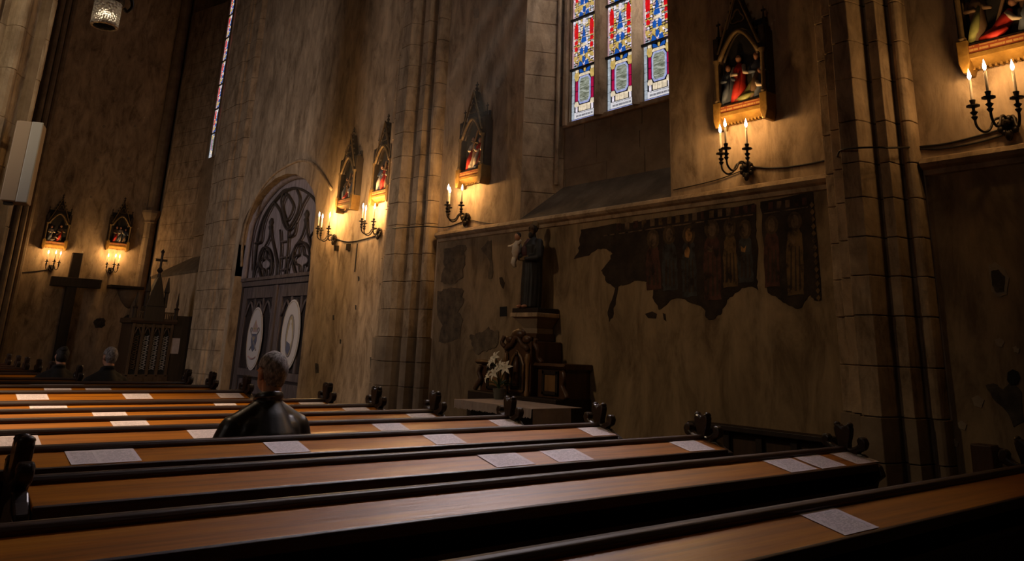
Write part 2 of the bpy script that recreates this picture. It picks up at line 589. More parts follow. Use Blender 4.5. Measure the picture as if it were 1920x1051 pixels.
def fuse(mb, voxel, mat, name, parent=None, smooth_it=4, local=True, label=None):
    """one continuous skin over overlapping limbs (voxel union, then relaxed)"""
    me = bpy.data.meshes.new('tmp')
    me.from_pydata(mb.v, [], mb.f)
    o = bpy.data.objects.new('tmp', me)
    COL.objects.link(o)
    md = o.modifiers.new('r', 'REMESH')
    md.mode = 'VOXEL'
    md.voxel_size = voxel
    md.use_smooth_shade = True
    if smooth_it:
        ms = o.modifiers.new('s', 'SMOOTH')
        ms.factor = 0.5
        ms.iterations = smooth_it
    dg = bpy.context.evaluated_depsgraph_get()
    me2 = bpy.data.meshes.new_from_object(o.evaluated_get(dg))
    bpy.data.objects.remove(o)
    bpy.data.meshes.remove(me)
    me2.materials.clear()
    me2.materials.append(MATS[mat])
    me2.polygons.foreach_set('use_smooth', [True] * len(me2.polygons))
    me2.name = name
    q = link(name, me2, parent)
    if local:
        q.location = (0, 0, 0)
        WL[q.name] = Vector(WL.get(parent.name, (0, 0, 0))) if parent is not None else Vector((0, 0, 0))
    if label:
        q['label'] = label
    return q


def struct(name, mb, mat, parent=None, **k):
    o = build(name, mb, mat, parent, **k)
    if parent is None:
        o['kind'] = 'structure'
    return o


def smoothline(pts, k=6):
    """Catmull-Rom through 3D points"""
    p = [Vector(q) for q in pts]
    p = [p[0] * 2 - p[1]] + p + [p[-1] * 2 - p[-2]]
    out = []
    for i in range(1, len(p) - 2):
        for j in range(k):
            t = j / k
            a, b, c, d = p[i - 1:i + 3]
            out.append(0.5 * ((2 * b) + (c - a) * t + (2 * a - 5 * b + 4 * c - d) * t * t + (3 * b - a - 3 * c + d) * t ** 3))
    out.append(p[-2])
    return out

# ================================================================== THE SETTING
XW, YE, ZT = 7.0, 26.6, 15.0          # side wall plane, end wall plane, ceiling
struct('floor', MB().box(-12, 9, -8, 27.5, -0.2, 0), 'floor_stone')
struct('ceiling', MB().box(-12, 9, -8, 27.5, ZT, ZT + 0.3), 'ashlar_dark')
struct('wall_left', MB().box(-12.3, -12, -8, 27.5, 0, ZT), 'plaster')
struct('wall_back', MB().box(-12, 9, -8.3, -8, 0, ZT), 'plaster')
struct('wall_end', MB().box(-12, 9, YE, YE + 0.5, 0, ZT), 'plaster')

LZ0, LZ1 = 3.17, 3.74                 # sloping ledge under a window: front and back height
R1a, R1b = 5.66, 8.36                 # near bay recess on the wall plane
R1c, R1d = 5.95, 8.07                 # the same at the window plane
R3a, R3b = 21.75, 26.2
R3c, R3d = 22.1, 24.30
XG = 7.55
D0, D1 = 14.96, 19.10                 # door recess


def c3(x, y):
    return 380 + x / 2.1895, 280 + y / 2.1895


arch_px = [(165, 560), (176, 480), (188, 395), (205, 310), (220, 272), (245, 230), (270, 195), (300, 160), (340, 126), (385, 107), (425, 108), (465, 130),
           (492, 165), (506, 200), (510, 250), (503, 320), (490, 410), (475, 520)]
arch = []
for q in arch_px:
    p = wx(*c3(*q), XW + 0.25)
    arch.append((p.y, p.z))
arch = [(min(max(y, D0), D1), z) for y, z in arch]
wall = MB()
wall.box(XW, XW + 1.2, -8, R1a, 0, ZT)
wall.box(XW, XW + 1.2, R1a, R1b, 0, LZ0 - 0.02)
wall.box(XG + 0.35, XW + 1.2, R1a, R1b, 0, ZT)
wall.box(XW, XW + 1.2, R1b, D0, 0, ZT)
outl = [(D1, 0.0), (D1, 2.9)] + [(y, z) for y, z in arch if z > 3.0] + [(D0, 2.9), (D0, 0.0)]
tops = [(D0, ZT), (D1, ZT)]
wall.prism([(D1, outl[1][1])] + outl[2:-2] + [(D0, 2.9)] + [(D0, ZT), (D1, ZT)], XW, XW + 0.5)
wall.box(XW + 0.42, XW + 1.2, D0 - 0.1, D1 + 0.1, 0, ZT)
wall.box(XW, XW + 1.2, D1, R3a, 0, ZT)
wall.box(XW, XW + 1.2, R3a, R3b, 0, LZ0 - 0.02)
wall.box(XG + 0.35, XW + 1.2, R3a, R3b, 0, ZT)
wall.box(XW, XW + 1.2, R3b, YE + 0.5, 0, ZT)
wall_right = struct('wall_right', wall, 'plaster')
# the lower wall under the string course keeps an older, darker coat of plaster
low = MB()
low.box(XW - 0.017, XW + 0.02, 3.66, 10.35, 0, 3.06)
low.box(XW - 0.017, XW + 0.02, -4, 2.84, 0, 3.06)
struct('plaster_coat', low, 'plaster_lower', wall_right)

# string course
prof = lambda x0: [(x0 + 0.05, 3.22), (x0 - 0.10, 3.17), (x0 - 0.12, 3.13), (x0 - 0.09, 3.10), (x0 - 0.05, 3.08), (x0 - 0.04, 3.04), (x0 + 0.05, 3.0)]
for k, (a, c) in enumerate([(3.66, 10.33), (-4, 2.84)]):
    struct('trim_%d' % (k + 1), MB().prism(prof(XW), a, c, 'y'), 'ashlar')


def recess(a, bq, c, d, first):
    """splayed stone jambs, sloping ledge, back panel and moulded frame of a window recess; near jamb a->c, far jamb b->d"""
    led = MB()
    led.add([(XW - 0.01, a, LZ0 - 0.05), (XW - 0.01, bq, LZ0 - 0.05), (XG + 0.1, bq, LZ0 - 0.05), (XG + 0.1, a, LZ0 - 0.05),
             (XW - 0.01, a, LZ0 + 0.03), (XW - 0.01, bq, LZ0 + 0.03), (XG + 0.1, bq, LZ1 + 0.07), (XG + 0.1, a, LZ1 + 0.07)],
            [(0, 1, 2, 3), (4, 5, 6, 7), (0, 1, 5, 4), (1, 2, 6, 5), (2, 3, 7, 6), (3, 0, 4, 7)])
    struct('ledge', led, 'ledge_stone_shaded', wall_right)
    z = LZ0
    while z < 12:                      # jamb blocks, course by course
        h = rnd(0.36, 0.62)
        o = rnd(-0.006, 0.006)
        struct('stone', MB().prism([(XW + 0.001, bq), (XG, d + o), (XG + 0.36, d + 0.1 + o), (XG + 0.36, bq + 0.12), (XW + 0.001, bq + 0.12)], max(z, LZ0) + 0.003, z + h - 0.003, 'z'),
               'ashlar', wall_right, bevel=0.008)
        struct('stone', MB().prism([(XW + 0.001, a), (XG, c + o), (XG + 0.36, c - 0.1 + o), (XG + 0.36, a - 0.12), (XW + 0.001, a - 0.12)], max(z, LZ0) + 0.003, z + h - 0.003, 'z'),
               'ashlar', wall_right, bevel=0.008)
        z += h
    z = LZ1                            # panel under the glass
    for h in (0.33, 0.32, 0.30):
        y = c - 0.05
        while y < d + 0.05:
            l = min(rnd(0.5, 0.9), d + 0.06 - y)
            if l > 0.05:
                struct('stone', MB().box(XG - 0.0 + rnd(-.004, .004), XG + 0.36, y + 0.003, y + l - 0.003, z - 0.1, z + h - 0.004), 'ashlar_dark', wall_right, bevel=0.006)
            y += l
        z += h


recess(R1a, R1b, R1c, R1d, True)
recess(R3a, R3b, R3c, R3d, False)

# ------------------------------------------------------------------ moulded stone piers, built of courses
def pier(label, pts, z0, z1, course, mats, plinth=0.0, cut=3):
    """pts: closed outline (x, y) whose exposed run comes first, wall side last"""
    t = bpy.data.objects.new('pier', None)
    COL.objects.link(t)
    t['kind'] = 'structure'
    t['label'] = label
    WL[t.name] = Vector((0, 0, 0))
    cx = sum(p[0] for p in pts) / len(pts)
    cy = sum(p[1] for p in pts) / len(pts)
    z = z0
    k = 0
    while z < z1:
        h = course * rnd(0.85, 1.15)
        s = 1.0
        mt_ = random.choice(mats)
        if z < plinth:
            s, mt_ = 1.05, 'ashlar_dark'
        o = rnd(-0.005, 0.005)
        q = [(cx + (p[0] - cx) * s + o, cy + (p[1] - cy) * s) for p in pts]
        build('stone', MB().prism(q, z + 0.004, z + h - 0.004, 'z'), mt_, t, bevel=0.006)
        z += h
    build('core', MB().prism([(cx + (p[0] - cx) * 0.96 + (0.02 if cx > 5 else 0), cy + (p[1] - cy) * 0.96) for p in pts], z0, z1, 'z'), 'ashlar_dark', t)
    return t


def roll(cx, cy, r, a0, a1, n=6):
    return [(cx + r * math.cos(a0 + (a1 - a0) * i / n), cy + r * math.sin(a0 + (a1 - a0) * i / n)) for i in range(n + 1)]


def wall_pier(y0, y1, dep, rolls=True):
    """outline of a pier on the side wall from y1 (far) to y0 (near), standing dep in front of it"""
    W = y1 - y0
    u = lambda f: y1 - W * f
    x = lambda d: XW - dep * d
    P = [(XW + .05, u(0)), (x(.35), u(0.0)), (x(.35), u(.13)), (x(.28), u(.15)), (x(.28), u(.17)), (x(.62), u(.18)), (x(.62), u(.29)), (x(.5), u(.30)), (x(.5), u(.34))]
    P += [(x(.8), u(.36)), (x(1), u(.40)), (x(1), u(.60)), (x(.8), u(.64))]
    P += [(x(.5), u(.66)), (x(.5), u(.70)), (x(.62), u(.71)), (x(.62), u(.82)), (x(.22), u(.84)), (x(.18), u(.88))]
    P += roll(x(.24), u(.94), W * .06, PI / 2, 3 * PI / 2, 5)
    P += [(XW + .05, u(1.0))]
    return P


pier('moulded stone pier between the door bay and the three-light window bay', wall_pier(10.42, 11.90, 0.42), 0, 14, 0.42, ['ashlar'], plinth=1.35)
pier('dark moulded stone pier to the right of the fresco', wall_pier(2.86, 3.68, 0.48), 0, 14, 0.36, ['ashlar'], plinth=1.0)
pier('broad stone pier between the confessional and the carved door', [(XW + .05, 21.55), (XW - .1, 21.55), (XW - .1, 21.2), (XW - .22, 21.1), (XW - .22, 20.7), (XW - .17, 20.66), (XW - .17, 20.6), (XW - .22, 20.56),
      (XW - .22, 20.05), (XW - .17, 20.0), (XW - .17, 19.92), (XW - .12, 19.9), (XW - .12, 19.45), (XW + .05, 19.3)], 0, 14, 0.55, ['ashlar'])
pier('thin dark wall shaft in the corner beside the end wall', roll(6.78, YE - .1, 0.17, 0, 2 * PI, 11)[:-1], 0, 14, 0.9, ['ashlar_dark'])
capm = MB().lathe([(0.17, -.2), (0.20, -.18), (0.19, -.1), (0.25, 0), (0.30, .12), (0.30, .2), (0.17, .22)], (6.78, YE - .1, 5.05), 10)
struct('trim_3', capm, 'ashlar_dark', bevel=0)
pier('cluster of slim dark shafts at the left edge of the end wall',
     roll(3.47, YE - .12, .075, PI / 2, -PI, 6) + roll(3.28, YE - .34, .085, PI / 2 * .6, -PI, 6) + roll(3.10, YE - .44, .075, .3, -PI, 6) + [(2.95, YE - .1), (2.95, YE + .1), (3.5, YE + .1)],
     0, 14, 1.1, ['ashlar_dark'])
# nave pier on the left, lit by the nave lamps: rolls and hollows
pc = (0.78, 13.45)
P = [(1.45, 13.9), (1.50, 13.55)] + roll(1.42, 13.30, .085, .9, -PI * .75, 6) + [(1.31, 13.30), (1.24, 13.22), (1.18, 13.1)] + roll(1.05, 12.98, .10, .9, -PI * .8, 6) + \
    [(0.9, 13.02), (0.82, 12.95)] + roll(0.66, 12.86, .11, .8, -PI * .9, 6) + [(0.45, 12.95), (0.2, 13.1), (0.05, 13.5), (0.2, 13.95)]
pier('tall pale clustered nave pier carrying the loudspeaker', P, 0, 14, 0.75, ['ashlar_pale'])

# hood mould over the door and its frame
hood = [wx(*c3(*q), XW - .01) for q in [(160, 480), (165, 380), (178, 310), (205, 230), (240, 165), (290, 105), (345, 68), (400, 45), (450, 56), (490, 98), (530, 165)]]
struct('trim_4', MB().tube(smoothline(hood, 5), 0.035, 6), 'ashlar', smooth=True)

# ------------------------------------------------------------------ the carved double door
XD = XW + 0.25
door = bpy.data.objects.new('door_1', None)
COL.objects.link(door)
door['kind'] = 'structure'
door['label'] = 'carved wooden double door with a traceried arched head'
WL['door_1'] = Vector((0, 0, 0))


def D3(x, y, X=XD):
    return wx(*c3(x, y), X)


zl0, zl1 = 2.66, 2.84                 # transom
ar = [(min(max(y, D0 + .01), D1 - .01), z) for y, z in arch]
head = [(D1 - .01, zl1)] + [p for p in ar if p[1] > zl1 + .05] + [(D0 + .01, zl1)]
build('tympanum_panel', MB().prism(head, XD + .05, XD + .14), 'tympanum_wood', door)
rim = [(XD + .0, y, z) for y, z in head]
build('arch_frame', MB().tube(smoothline(rim, 3), 0.085, 6), 'tympanum_wood', door, smooth=True)
inner = [D3(*q, XD) for q in [(205, 545), (212, 470), (222, 380), (240, 305), (265, 250), (300, 205), (345, 168), (385, 158), (430, 178), (465, 215), (478, 270), (474, 350), (462, 430), (455, 520)]]
build('arch_moulding', MB().tube(smoothline(inner, 4), 0.03, 6), 'door_dark', door, smooth=True)


def tracery(name, pts, r=0.028, mat='door_dark', X=XD - .01, k=5):
    build(name, MB().tube(smoothline([D3(*q, X) for q in pts], k), r, 6), mat, door, smooth=True)  # dark bars stand for the shaded gaps pierced in the door head


for pts in ([(208, 540), (222, 480), (250, 410), (272, 365), (280, 315)], [(280, 315), (284, 365), (296, 420), (304, 470), (302, 530)],
            [(345, 528), (352, 470), (375, 410), (410, 350), (425, 285)], [(425, 285), (430, 345), (445, 400), (456, 460), (450, 518)],
            [(216, 385), (240, 375), (248, 320), (262, 275), (292, 215)], [(292, 215), (318, 255), (330, 300), (352, 330), (385, 290), (410, 230), (436, 182)],
            [(292, 215), (330, 170), (360, 162)], [(440, 360), (460, 335), (468, 345)], [(330, 170), (322, 215), (335, 280), (352, 325)],
            [(385, 162), (398, 205), (386, 265), (352, 325)], [(345, 180), (328, 230), (345, 290), (372, 235), (345, 180)],
            [(318, 330), (322, 400), (318, 470), (312, 528)], [(352, 330), (350, 400), (342, 470), (335, 528)], [(352, 360), (375, 345), (385, 300)]):
    tracery('tracery_gap_bar', pts)
for q in (375, 440, 490):
    tracery('rung', [(320, q + 4), (335, q + 2), (348, q)], 0.022, 'door_wood')
for (cx_, cy_, ax_, ay_) in ((257, 470, 27, 70), (405, 453, 36, 74)):
    tracery('quatrefoil', [(cx_ + ax_ * math.sin(a) * (1 + .0), cy_ - ay_ * math.cos(a)) for a in [i * PI / 6 for i in range(13)]], .032)
    tracery('quatrefoil', [(cx_ + ax_ * .62 * math.sin(a) * (1 + .32 * math.cos(4 * a)), cy_ - ay_ * .62 * math.cos(a) * (1 + .32 * math.cos(4 * a))) for a in [i * PI / 12 for i in range(25)]], .026, k=3)
for q in ((280, 315), (425, 285)):
    p = D3(*q)
    build('finial', MB().lathe([(.03, -.1), (.06, -.02), (.035, .03), (.065, .1), (.02, .2)], (p.x, p.y, p.z), 8), 'door_dark', door, smooth=True)
mb = MB().box(XD - .09, XD + .14, D0 + .005, D1 - .005, zl0 + .1, zl1)
mb.box(XD - .05, XD + .14, D0 + .005, D1 - .005, zl0 - .02, zl0 + .1)
build('transom', mb, 'door_wood', door, bevel=.015)
ym = 17.02
for s, (ya, yb) in enumerate([(ym + .03, D1 - .06), (D0 + .10, ym - .03)]):
    lf = build('door_leaf', MB().box(XD + .05, XD + .12, ya, yb, 0.02, zl0 - .03), 'door_dark', door)
    ww = yb - ya
    for (p0, p1, q0, q1) in ((ya, ya + .24, .02, zl0 - .03), (yb - .24, yb, .02, zl0 - .03), (ya + .24, yb - .24, 2.36, zl0 - .03), (ya + .24, yb - .24, .62, .78), (ya + .24, yb - .24, .02, .2)):
        build('stile', MB().box(XD, XD + .06, p0, p1, q0, q1), 'door_wood', lf, bevel=.012)
    for k in range(2):
        yy = ya + .24 + (ww - .48) * (k + 1) / 3
        build('mullion', MB().box(XD + .01, XD + .06, yy - .045, yy + .045, .78, 2.36), 'door_wood', lf, bevel=.01)
    for k in range(3):
        y0_ = ya + .24 + (ww - .48) * k / 3
        w_ = (ww - .48) / 3
        pts = [(XD + .03, y0_ + w_ * t, 1.95 + .33 * (1 - abs(2 * t - 1) ** 1.6)) for t in [i / 8 for i in range(9)]]
        build('pointed_arch', MB().tube(pts, .032, 6), 'door_wood', lf, smooth=True)
        build('panel', MB().box(XD + .035, XD + .06, y0_ + .06, y0_ + w_ - .06, .8, 1.94), 'door_dark', lf, bevel=.008)
    build('bottom_panel', MB().box(XD + .02, XD + .06, ya + .3, yb - .3, .26, .56), 'door_wood', lf, bevel=.02)
build('astragal', MB().box(XD - .05, XD + .06, ym - .05, ym + .05, .02, zl0 - .03), 'door_wood', door, bevel=.015)
hm = MB().lathe([(.03, -.01), (.035, .02), (.02, .04)], (0, 0, 0), 8)
build('handle', MB().tube([(XD - .02, ym + .16, 1.12), (XD - .10, ym + .16, 1.12), (XD - .10, ym + .05, 1.12)], .018, 6), 'iron', door, smooth=True)
build('handle', MB().tube([(XD - .02, ym - .16, 1.12), (XD - .10, ym - .16, 1.12), (XD - .10, ym - .05, 1.12)], .018, 6), 'iron', door, smooth=True)
for yy in (D0 + .02, D1 - .02):
    build('frame_post', MB().box(XD - .03, XD + .14, yy - .05, yy + .05, 0, zl0), 'door_dark', door, bevel=.01)


# two oval banners hung on the leaves
def oval(name, label, cxp, cyp, w2, h2):
    c = wx(cxp, cyp, XD - .02)
    t = thing(name, label, 'poster', c, -PI / 2, 'oval posters on the door')
    n = 28
    poly = [(w2 * math.cos(2 * PI * i / n), h2 * math.sin(2 * PI * i / n)) for i in range(n)]
    build('board', MB().prism(poly, 0.0, 0.012, 'y'), 'poster_white', t, local=True)
    return t


t = oval('oval_poster', 'white oval poster with a blue shield and crossed keys on the left door leaf', 476.5, 634, .43, .70)
F = lambda poly: MB().prism(poly, -.008, 0.0, 'y')
build('rim', MB().tube([(.40 * math.cos(2 * PI * i / 28), -.004, .66 * math.sin(2 * PI * i / 28)) for i in range(29)], .005, 5), 'poster_gold', t, local=True)
build('shield', F([(-.15, .10), (.15, .10), (.16, -.05), (.10, -.22), (0, -.29), (-.10, -.22), (-.16, -.05)]), 'poster_blue', t, local=True)
build('key', MB().tube([(-.19, -.006, -.26), (.21, -.006, .14)], .016, 5).tube([(.21 + .05 * math.cos(a), -.006, .19 + .05 * math.sin(a)) for a in [i * PI / 4 for i in range(9)]], .012, 5), 'poster_grey', t, local=True)
build('key', MB().tube([(.19, -.007, -.26), (-.21, -.007, .14)], .016, 5).tube([(-.21 + .05 * math.cos(a), -.006, .19 + .05 * math.sin(a)) for a in [i * PI / 4 for i in range(9)]], .012, 5), 'poster_grey', t, local=True)
build('mitre', F([(-.11, .14), (.11, .14), (.13, .26), (0, .42), (-.13, .26)]), 'poster_rose', t, local=True)
build('mitre_band', MB().prism([(-.02, .16), (.02, .16), (.02, .38), (-.02, .38)], -.012, -.006, 'y').prism([(-.12, .21), (.12, .21), (.12, .235), (-.12, .235)], -.012, -.006, 'y'), 'poster_gold', t, local=True)
build('emblem', MB().prism([(.06 * math.cos(a) * (1 if i % 2 else .5), .0 + .06 * math.sin(a) * (1 if i % 2 else .5)) for i, a in enumerate([k * PI / 8 for k in range(16)])], -.013, -.007, 'y'), 'poster_gold', t, local=True)
build('motto', MB().tube([(-.22 + .44 * i / 8, -.004, -.40 - .05 * math.sin(PI * i / 8)) for i in range(9)], .022, 4), 'poster_rose', t, local=True)
t = oval('oval_poster', 'white oval poster with an almond-shaped figure emblem on the right door leaf', 544, 626, .45, .72)
build('rim', MB().tube([(.42 * math.cos(2 * PI * i / 28), -.004, .68 * math.sin(2 * PI * i / 28)) for i in range(29)], .005, 5), 'poster_gold', t, local=True)
mand = [(.19 * math.sin(a) * (1 - .12 * abs(math.cos(a))), .43 * math.cos(a)) for a in [i * PI / 12 for i in range(24)]]
build('almond', MB().prism([(x, z - .03) for x, z in mand], -.006, 0.0, 'y'), 'poster_gold', t, local=True)
build('almond_edge', MB().tube([(x, -.006, z - .03) for x, z in mand + mand[:1]], .014, 5), 'poster_grey', t, local=True)
build('white_figure', MB().prism([(-.04, .2), (.03, .2), (.09, .08), (.13, -.12), (.05, -.30), (-.08, -.30), (-.12, -.1), (-.09, .08)], -.011, -.005, 'y').ell((-.01, -.008, .25), (.045, .006, .055), 8, 6), 'poster_white', t, local=True)
build('blue_figure', MB().prism([(-.12, -.14), (.06, -.2), (.10, -.30), (.0, -.43), (-.12, -.34)], -.014, -.01, 'y'), 'poster_blue', t, local=True)

# ------------------------------------------------------------------ three-light stained glass window
win = bpy.data.objects.new('window_1', None)
COL.objects.link(win)
win['kind'] = 'structure'
win['label'] = 'tall three-light stained glass window of the near bay'
WL['window_1'] = Vector((0, 0, 0))
LW = 0.50


def lancet_template(parent, yleft, z0, ntop):
    t = bpy.data.objects.new('lancet', None)
    COL.objects.link(t)
    t.parent = parent
    t.location = (XG, yleft, z0)
    t.rotation_euler = (0, 0, -PI / 2)
    WL[t.name] = Vector((XG, yleft, z0))
    cache = {}

    def pane(poly, mat, d=0.0):
        build('glass_pane', MB().prism([(u * LW, v) for u, v in poly], -.004 - d, .004 - d, 'y'), mat, t, local=True)

    def rc(u0, u1, v0, v1, mat, d=0.0):
        g = .008
        pane([(u0 + g, v0 + g * .45), (u1 - g, v0 + g * .45), (u1 - g, v1 - g * .45), (u0 + g, v1 - g * .45)], mat, d)
    H = .80
    build('lead_backing', MB().box(0, LW, .006, .016, 0, H * ntop), 'lead', t, local=True)
    # lower panel
    rc(.02, .98, .005, .028, 'glass_lilac')
    ins = MB().add([(.14 * LW, -.004, .032), (.97 * LW, -.004, .032), (.97 * LW, -.004, .125), (.14 * LW, -.004, .125)], [(0, 1, 2, 3)])
    q = build('inscription_pane', ins, 'inscription_glass', t, local=True)
    uvl = q.data.uv_layers.new(name='UV')
    for lp in q.data.loops:
        co = q.data.vertices[lp.vertex_index].co
        uvl.data[lp.index].uv = ((co.x / LW - .14) / .83, (co.z - .032) / .093)
    for k in range(6):
        rc(.02, .13, .03 + k * .125, .03 + (k + 1) * .125, 'glass_pale')
    for u in (.165, .80):
        rc(u + .015, u + .10, .13, .215, 'glass_white')
        pane([(u - .01, .215), (u + .125, .215), (u + .14, .245), (u + .105, .29), (u + .01, .29), (u - .025, .245)], 'glass_cream')
        rc(u + .005, u + .105, .295, .45, 'glass_crimson')
        rc(u + .005, u + .105, .455, .61, 'glass_crimson')
        pane([(u + .01, .615), (u + .10, .615), (u + .15, .68), (u + .13, .74), (u - .02, .74), (u - .045, .68)], 'glass_gold')
        rc(u - .01, u + .12, .742, .795, 'glass_cream')
    for u in (.31, .47, .63):
        rc(u, u + .155, .135, .235, 'glass_cream')
    rc(.93, .985, .13, .79, 'glass_lilac')
    o8 = [(.36, .25), (.70, .25), (.785, .31), (.785, .60), (.70, .665), (.36, .665), (.29, .60), (.29, .31)]
    i8 = [(.395, .285), (.675, .285), (.735, .335), (.735, .58), (.675, .635), (.395, .635), (.34, .58), (.34, .335)]
    m8 = [((a[0] + b_[0]) / 2, (a[1] + b_[1]) / 2) for a, b_ in zip(o8, i8)]
    for k in range(8):
        a, b_ = o8[k], o8[(k + 1) % 8]
        c, d = m8[(k + 1) % 8], m8[k]
        pane([a, b_, c, d], 'glass_lilac')
        pane([m8[k], m8[(k + 1) % 8], i8[(k + 1) % 8], i8[k]], 'glass_pale', .001)
    pane([(.41, .293), (.665, .293), (.72, .34), (.72, .455), (.355, .455), (.355, .34)], 'glass_medallion')
    pane([(.355, .462), (.72, .462), (.72, .575), (.665, .627), (.41, .627), (.355, .575)], 'glass_medallion')
    pane([(.29, .675), (.79, .675), (.72, .715), (.35, .715)], 'glass_cream')
    for s in (1, -1):
        c = .54
        pane([(c + s * .03, .72), (c + s * .20, .735), (c + s * .22, .79), (c + s * .10, .77)], 'glass_blue')
    rc(.50, .58, .73, .79, 'glass_gold')
    # upper panels: a fountain of blue leaves between red shafts, over a filling of small quarries
    fill = {k: MB() for k in ('glass_white', 'glass_gold', 'glass_pink', 'glass_cream', 'glass_pale')}
    feats = [('glass_blue', [(-.22, .02), (-.05, .0), (-.06, .07), (-.17, .10)]), ('glass_blue', [(.22, .02), (.05, .0), (.06, .07), (.17, .10)]),
             ('glass_blue', [(-.06, .09), (0, .05), (.06, .09), (.05, .14), (0, .17), (-.05, .14)]),
             ('glass_gold', [(-.20, .13), (-.10, .11), (-.06, .18), (-.14, .20)]), ('glass_gold', [(.20, .13), (.10, .11), (.06, .18), (.14, .20)]),
             ('glass_blue', [(-.15, .21), (-.03, .20), (-.02, .27), (-.08, .32), (-.15, .29)]), ('glass_blue', [(.15, .21), (.03, .20), (.02, .27), (.08, .32), (.15, .29)]),
             ('glass_cream', [(-.12, .33), (.12, .33), (.09, .37), (-.09, .37)]),
             ('glass_blue', [(-.11, .39), (.11, .39), (.08, .47), (-.08, .47)]), ('glass_blue', [(-.06, .48), (.06, .48), (.01, .66), (-.01, .66)]),
             ('glass_white', [(-.05, .69), (.05, .69), (.05, .77), (-.05, .77)])]
    for s in (1, -1):
        feats += [('glass_red', [(s * .27, .27), (s * .37, .28), (s * .38, .33), (s * .32, .36), (s * .26, .33)]),
                  ('glass_red', [(s * .26, .385), (s * .38, .385), (s * .39, .44), (s * .27, .45)]),
                  ('glass_red', [(s * .25, .48), (s * .39, .48), (s * .40, .62), (s * .385, .69), (s * .32, .745), (s * .255, .69), (s * .24, .62)]),
                  ('glass_gold', [(s * .24, .14), (s * .40, .12), (s * .41, .17), (s * .30, .2)]), ('glass_pink', [(s * .42, .02), (s * .47, .02), (s * .47, .30), (s * .42, .30)]),
                  ('glass_gold' if s > 0 else 'glass_pink', [(s * .42, .32), (s * .47, .32), (s * .47, .74), (s * .42, .74)])]
    for sec in range(1, ntop):
        b0 = sec * H
        for mt_, poly in feats:
            if sec < 3:
                pane([(.5 + x, b0 + .012 + z * .985) for x, z in poly], mt_, .004)
            else:
                fill.setdefault(mt_, MB()).prism([((.5 + x) * LW, b0 + .012 + z * .985) for x, z in poly], -.008, 0, 'y')
        nu, nv = 9, 19
        for i in range(nu):
            for j in range(nv):
                u0, u1 = .03 + .94 * i / nu, .03 + .94 * (i + 1) / nu
                v0, v1 = b0 + .015 + (H - .03) * j / nv, b0 + .015 + (H - .03) * (j + 1) / nv
                jj = [rnd(-.018, .018) for _ in range(8)]
                q = [(u0 + .012 + jj[0], v0 + .006 + jj[1] * .4), (u1 - .012 + jj[2], v0 + .006 + jj[3] * .4), (u1 - .012 + jj[4], v1 - .006 + jj[5] * .4), (u0 + .012 + jj[6], v1 - .006 + jj[7] * .4)]
                mt_ = random.choice(['glass_white', 'glass_white', 'glass_gold', 'glass_pink', 'glass_cream', 'glass_white', 'glass_pale', 'glass_gold'])
                fill[mt_].prism([(u * LW, v) for u, v in q], -.002, .004, 'y')
    for mt_, mbb in fill.items():
        if mbb.v:
            build('small_quarries', mbb, mt_, t, local=True, kind='stuff')
    for sec in range(1, ntop):
        build('saddle_bar', MB().box(-.02, LW + .02, -.03, .0, sec * H - .017, sec * H + .017), 'lead', t, local=True)
    return t


ZG = 4.665
l1 = lancet_template(win, 7.20, ZG, 7)


def dup_part(src, parent, loc):
    def cp(o, p):
        c = o.copy()
        COL.objects.link(c)
        c.parent = p
        for ch in list(o.children):
            cp(ch, c)
        return c
    c = cp(src, parent)
    c.location = loc
    return c


dup_part(l1, win, (XG, 7.925, ZG))
dup_part(l1, win, (XG, 6.53, ZG))
for ya, yb in ((7.21, 7.415), (6.54, 6.69)):
    mb = MB().prism([(XG + .1, ya), (XG - .02, ya), (XG - .10, ya + .05), (XG - .14, (ya + yb) / 2), (XG - .10, yb - .05), (XG - .02, yb), (XG + .1, yb)], ZG - .03, 12, 'z')
    build('mullion', mb, 'ashlar', win)
build('window_frame', MB().box(XG - .03, XG + .1, 7.935, 8.2, ZG - .06, 12).tube([(XG - .05, 8.0, ZG - .05), (XG - .05, 8.0, 12)], .045, 8).tube([(XG - .12, 8.09, LZ1), (XG - .12, 8.09, 12)], .03, 8)
      .box(XG - .03, XG + .1, 5.9, 6.02, ZG - .06, 12), 'ashlar', win)
build('sill', MB().box(XG - .05, XG + .1, 5.95, 8.07, ZG - .07, ZG + .0), 'ashlar', win, bevel=.01)
# the same kind of window far down the aisle, seen edge-on
win2 = bpy.data.objects.new('window_2', None)
COL.objects.link(win2)
win2['kind'] = 'structure'
win2['label'] = 'stained glass window of the far bay, seen as a narrow sliver'
WL['window_2'] = Vector((0, 0, 0))
ZG2 = 6.73
for yy in (24.15, 23.45, 22.75):
    dup_part(l1, win2, (XG, yy, ZG2))
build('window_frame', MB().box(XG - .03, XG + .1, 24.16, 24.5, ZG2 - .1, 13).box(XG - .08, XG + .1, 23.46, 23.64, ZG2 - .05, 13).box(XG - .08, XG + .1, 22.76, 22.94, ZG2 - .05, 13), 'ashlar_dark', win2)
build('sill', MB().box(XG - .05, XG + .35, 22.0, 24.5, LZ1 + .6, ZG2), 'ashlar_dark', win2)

# faint haze of dust and candle smoke in the air in front of the windows
mh = bpy.data.materials.new('haze')
mh.use_nodes = True
nth = mh.node_tree
nth.nodes.remove(nth.nodes['Principled BSDF'])
vsn = nth.nodes.new('ShaderNodeVolumeScatter')
vsn.inputs['Density'].default_value = 0.006
vsn.inputs['Anisotropy'].default_value = 0.2
nth.links.new(vsn.outputs[0], nth.nodes['Material Output'].inputs['Volume'])
MATS['haze'] = mh
hz = build('haze', MB().box(4.2, 6.97, 6.0, 12.6, 3.2, 11.0), 'haze', kind='stuff')
tag(hz, 'faint dusty haze in the air before the big window', 'haze')

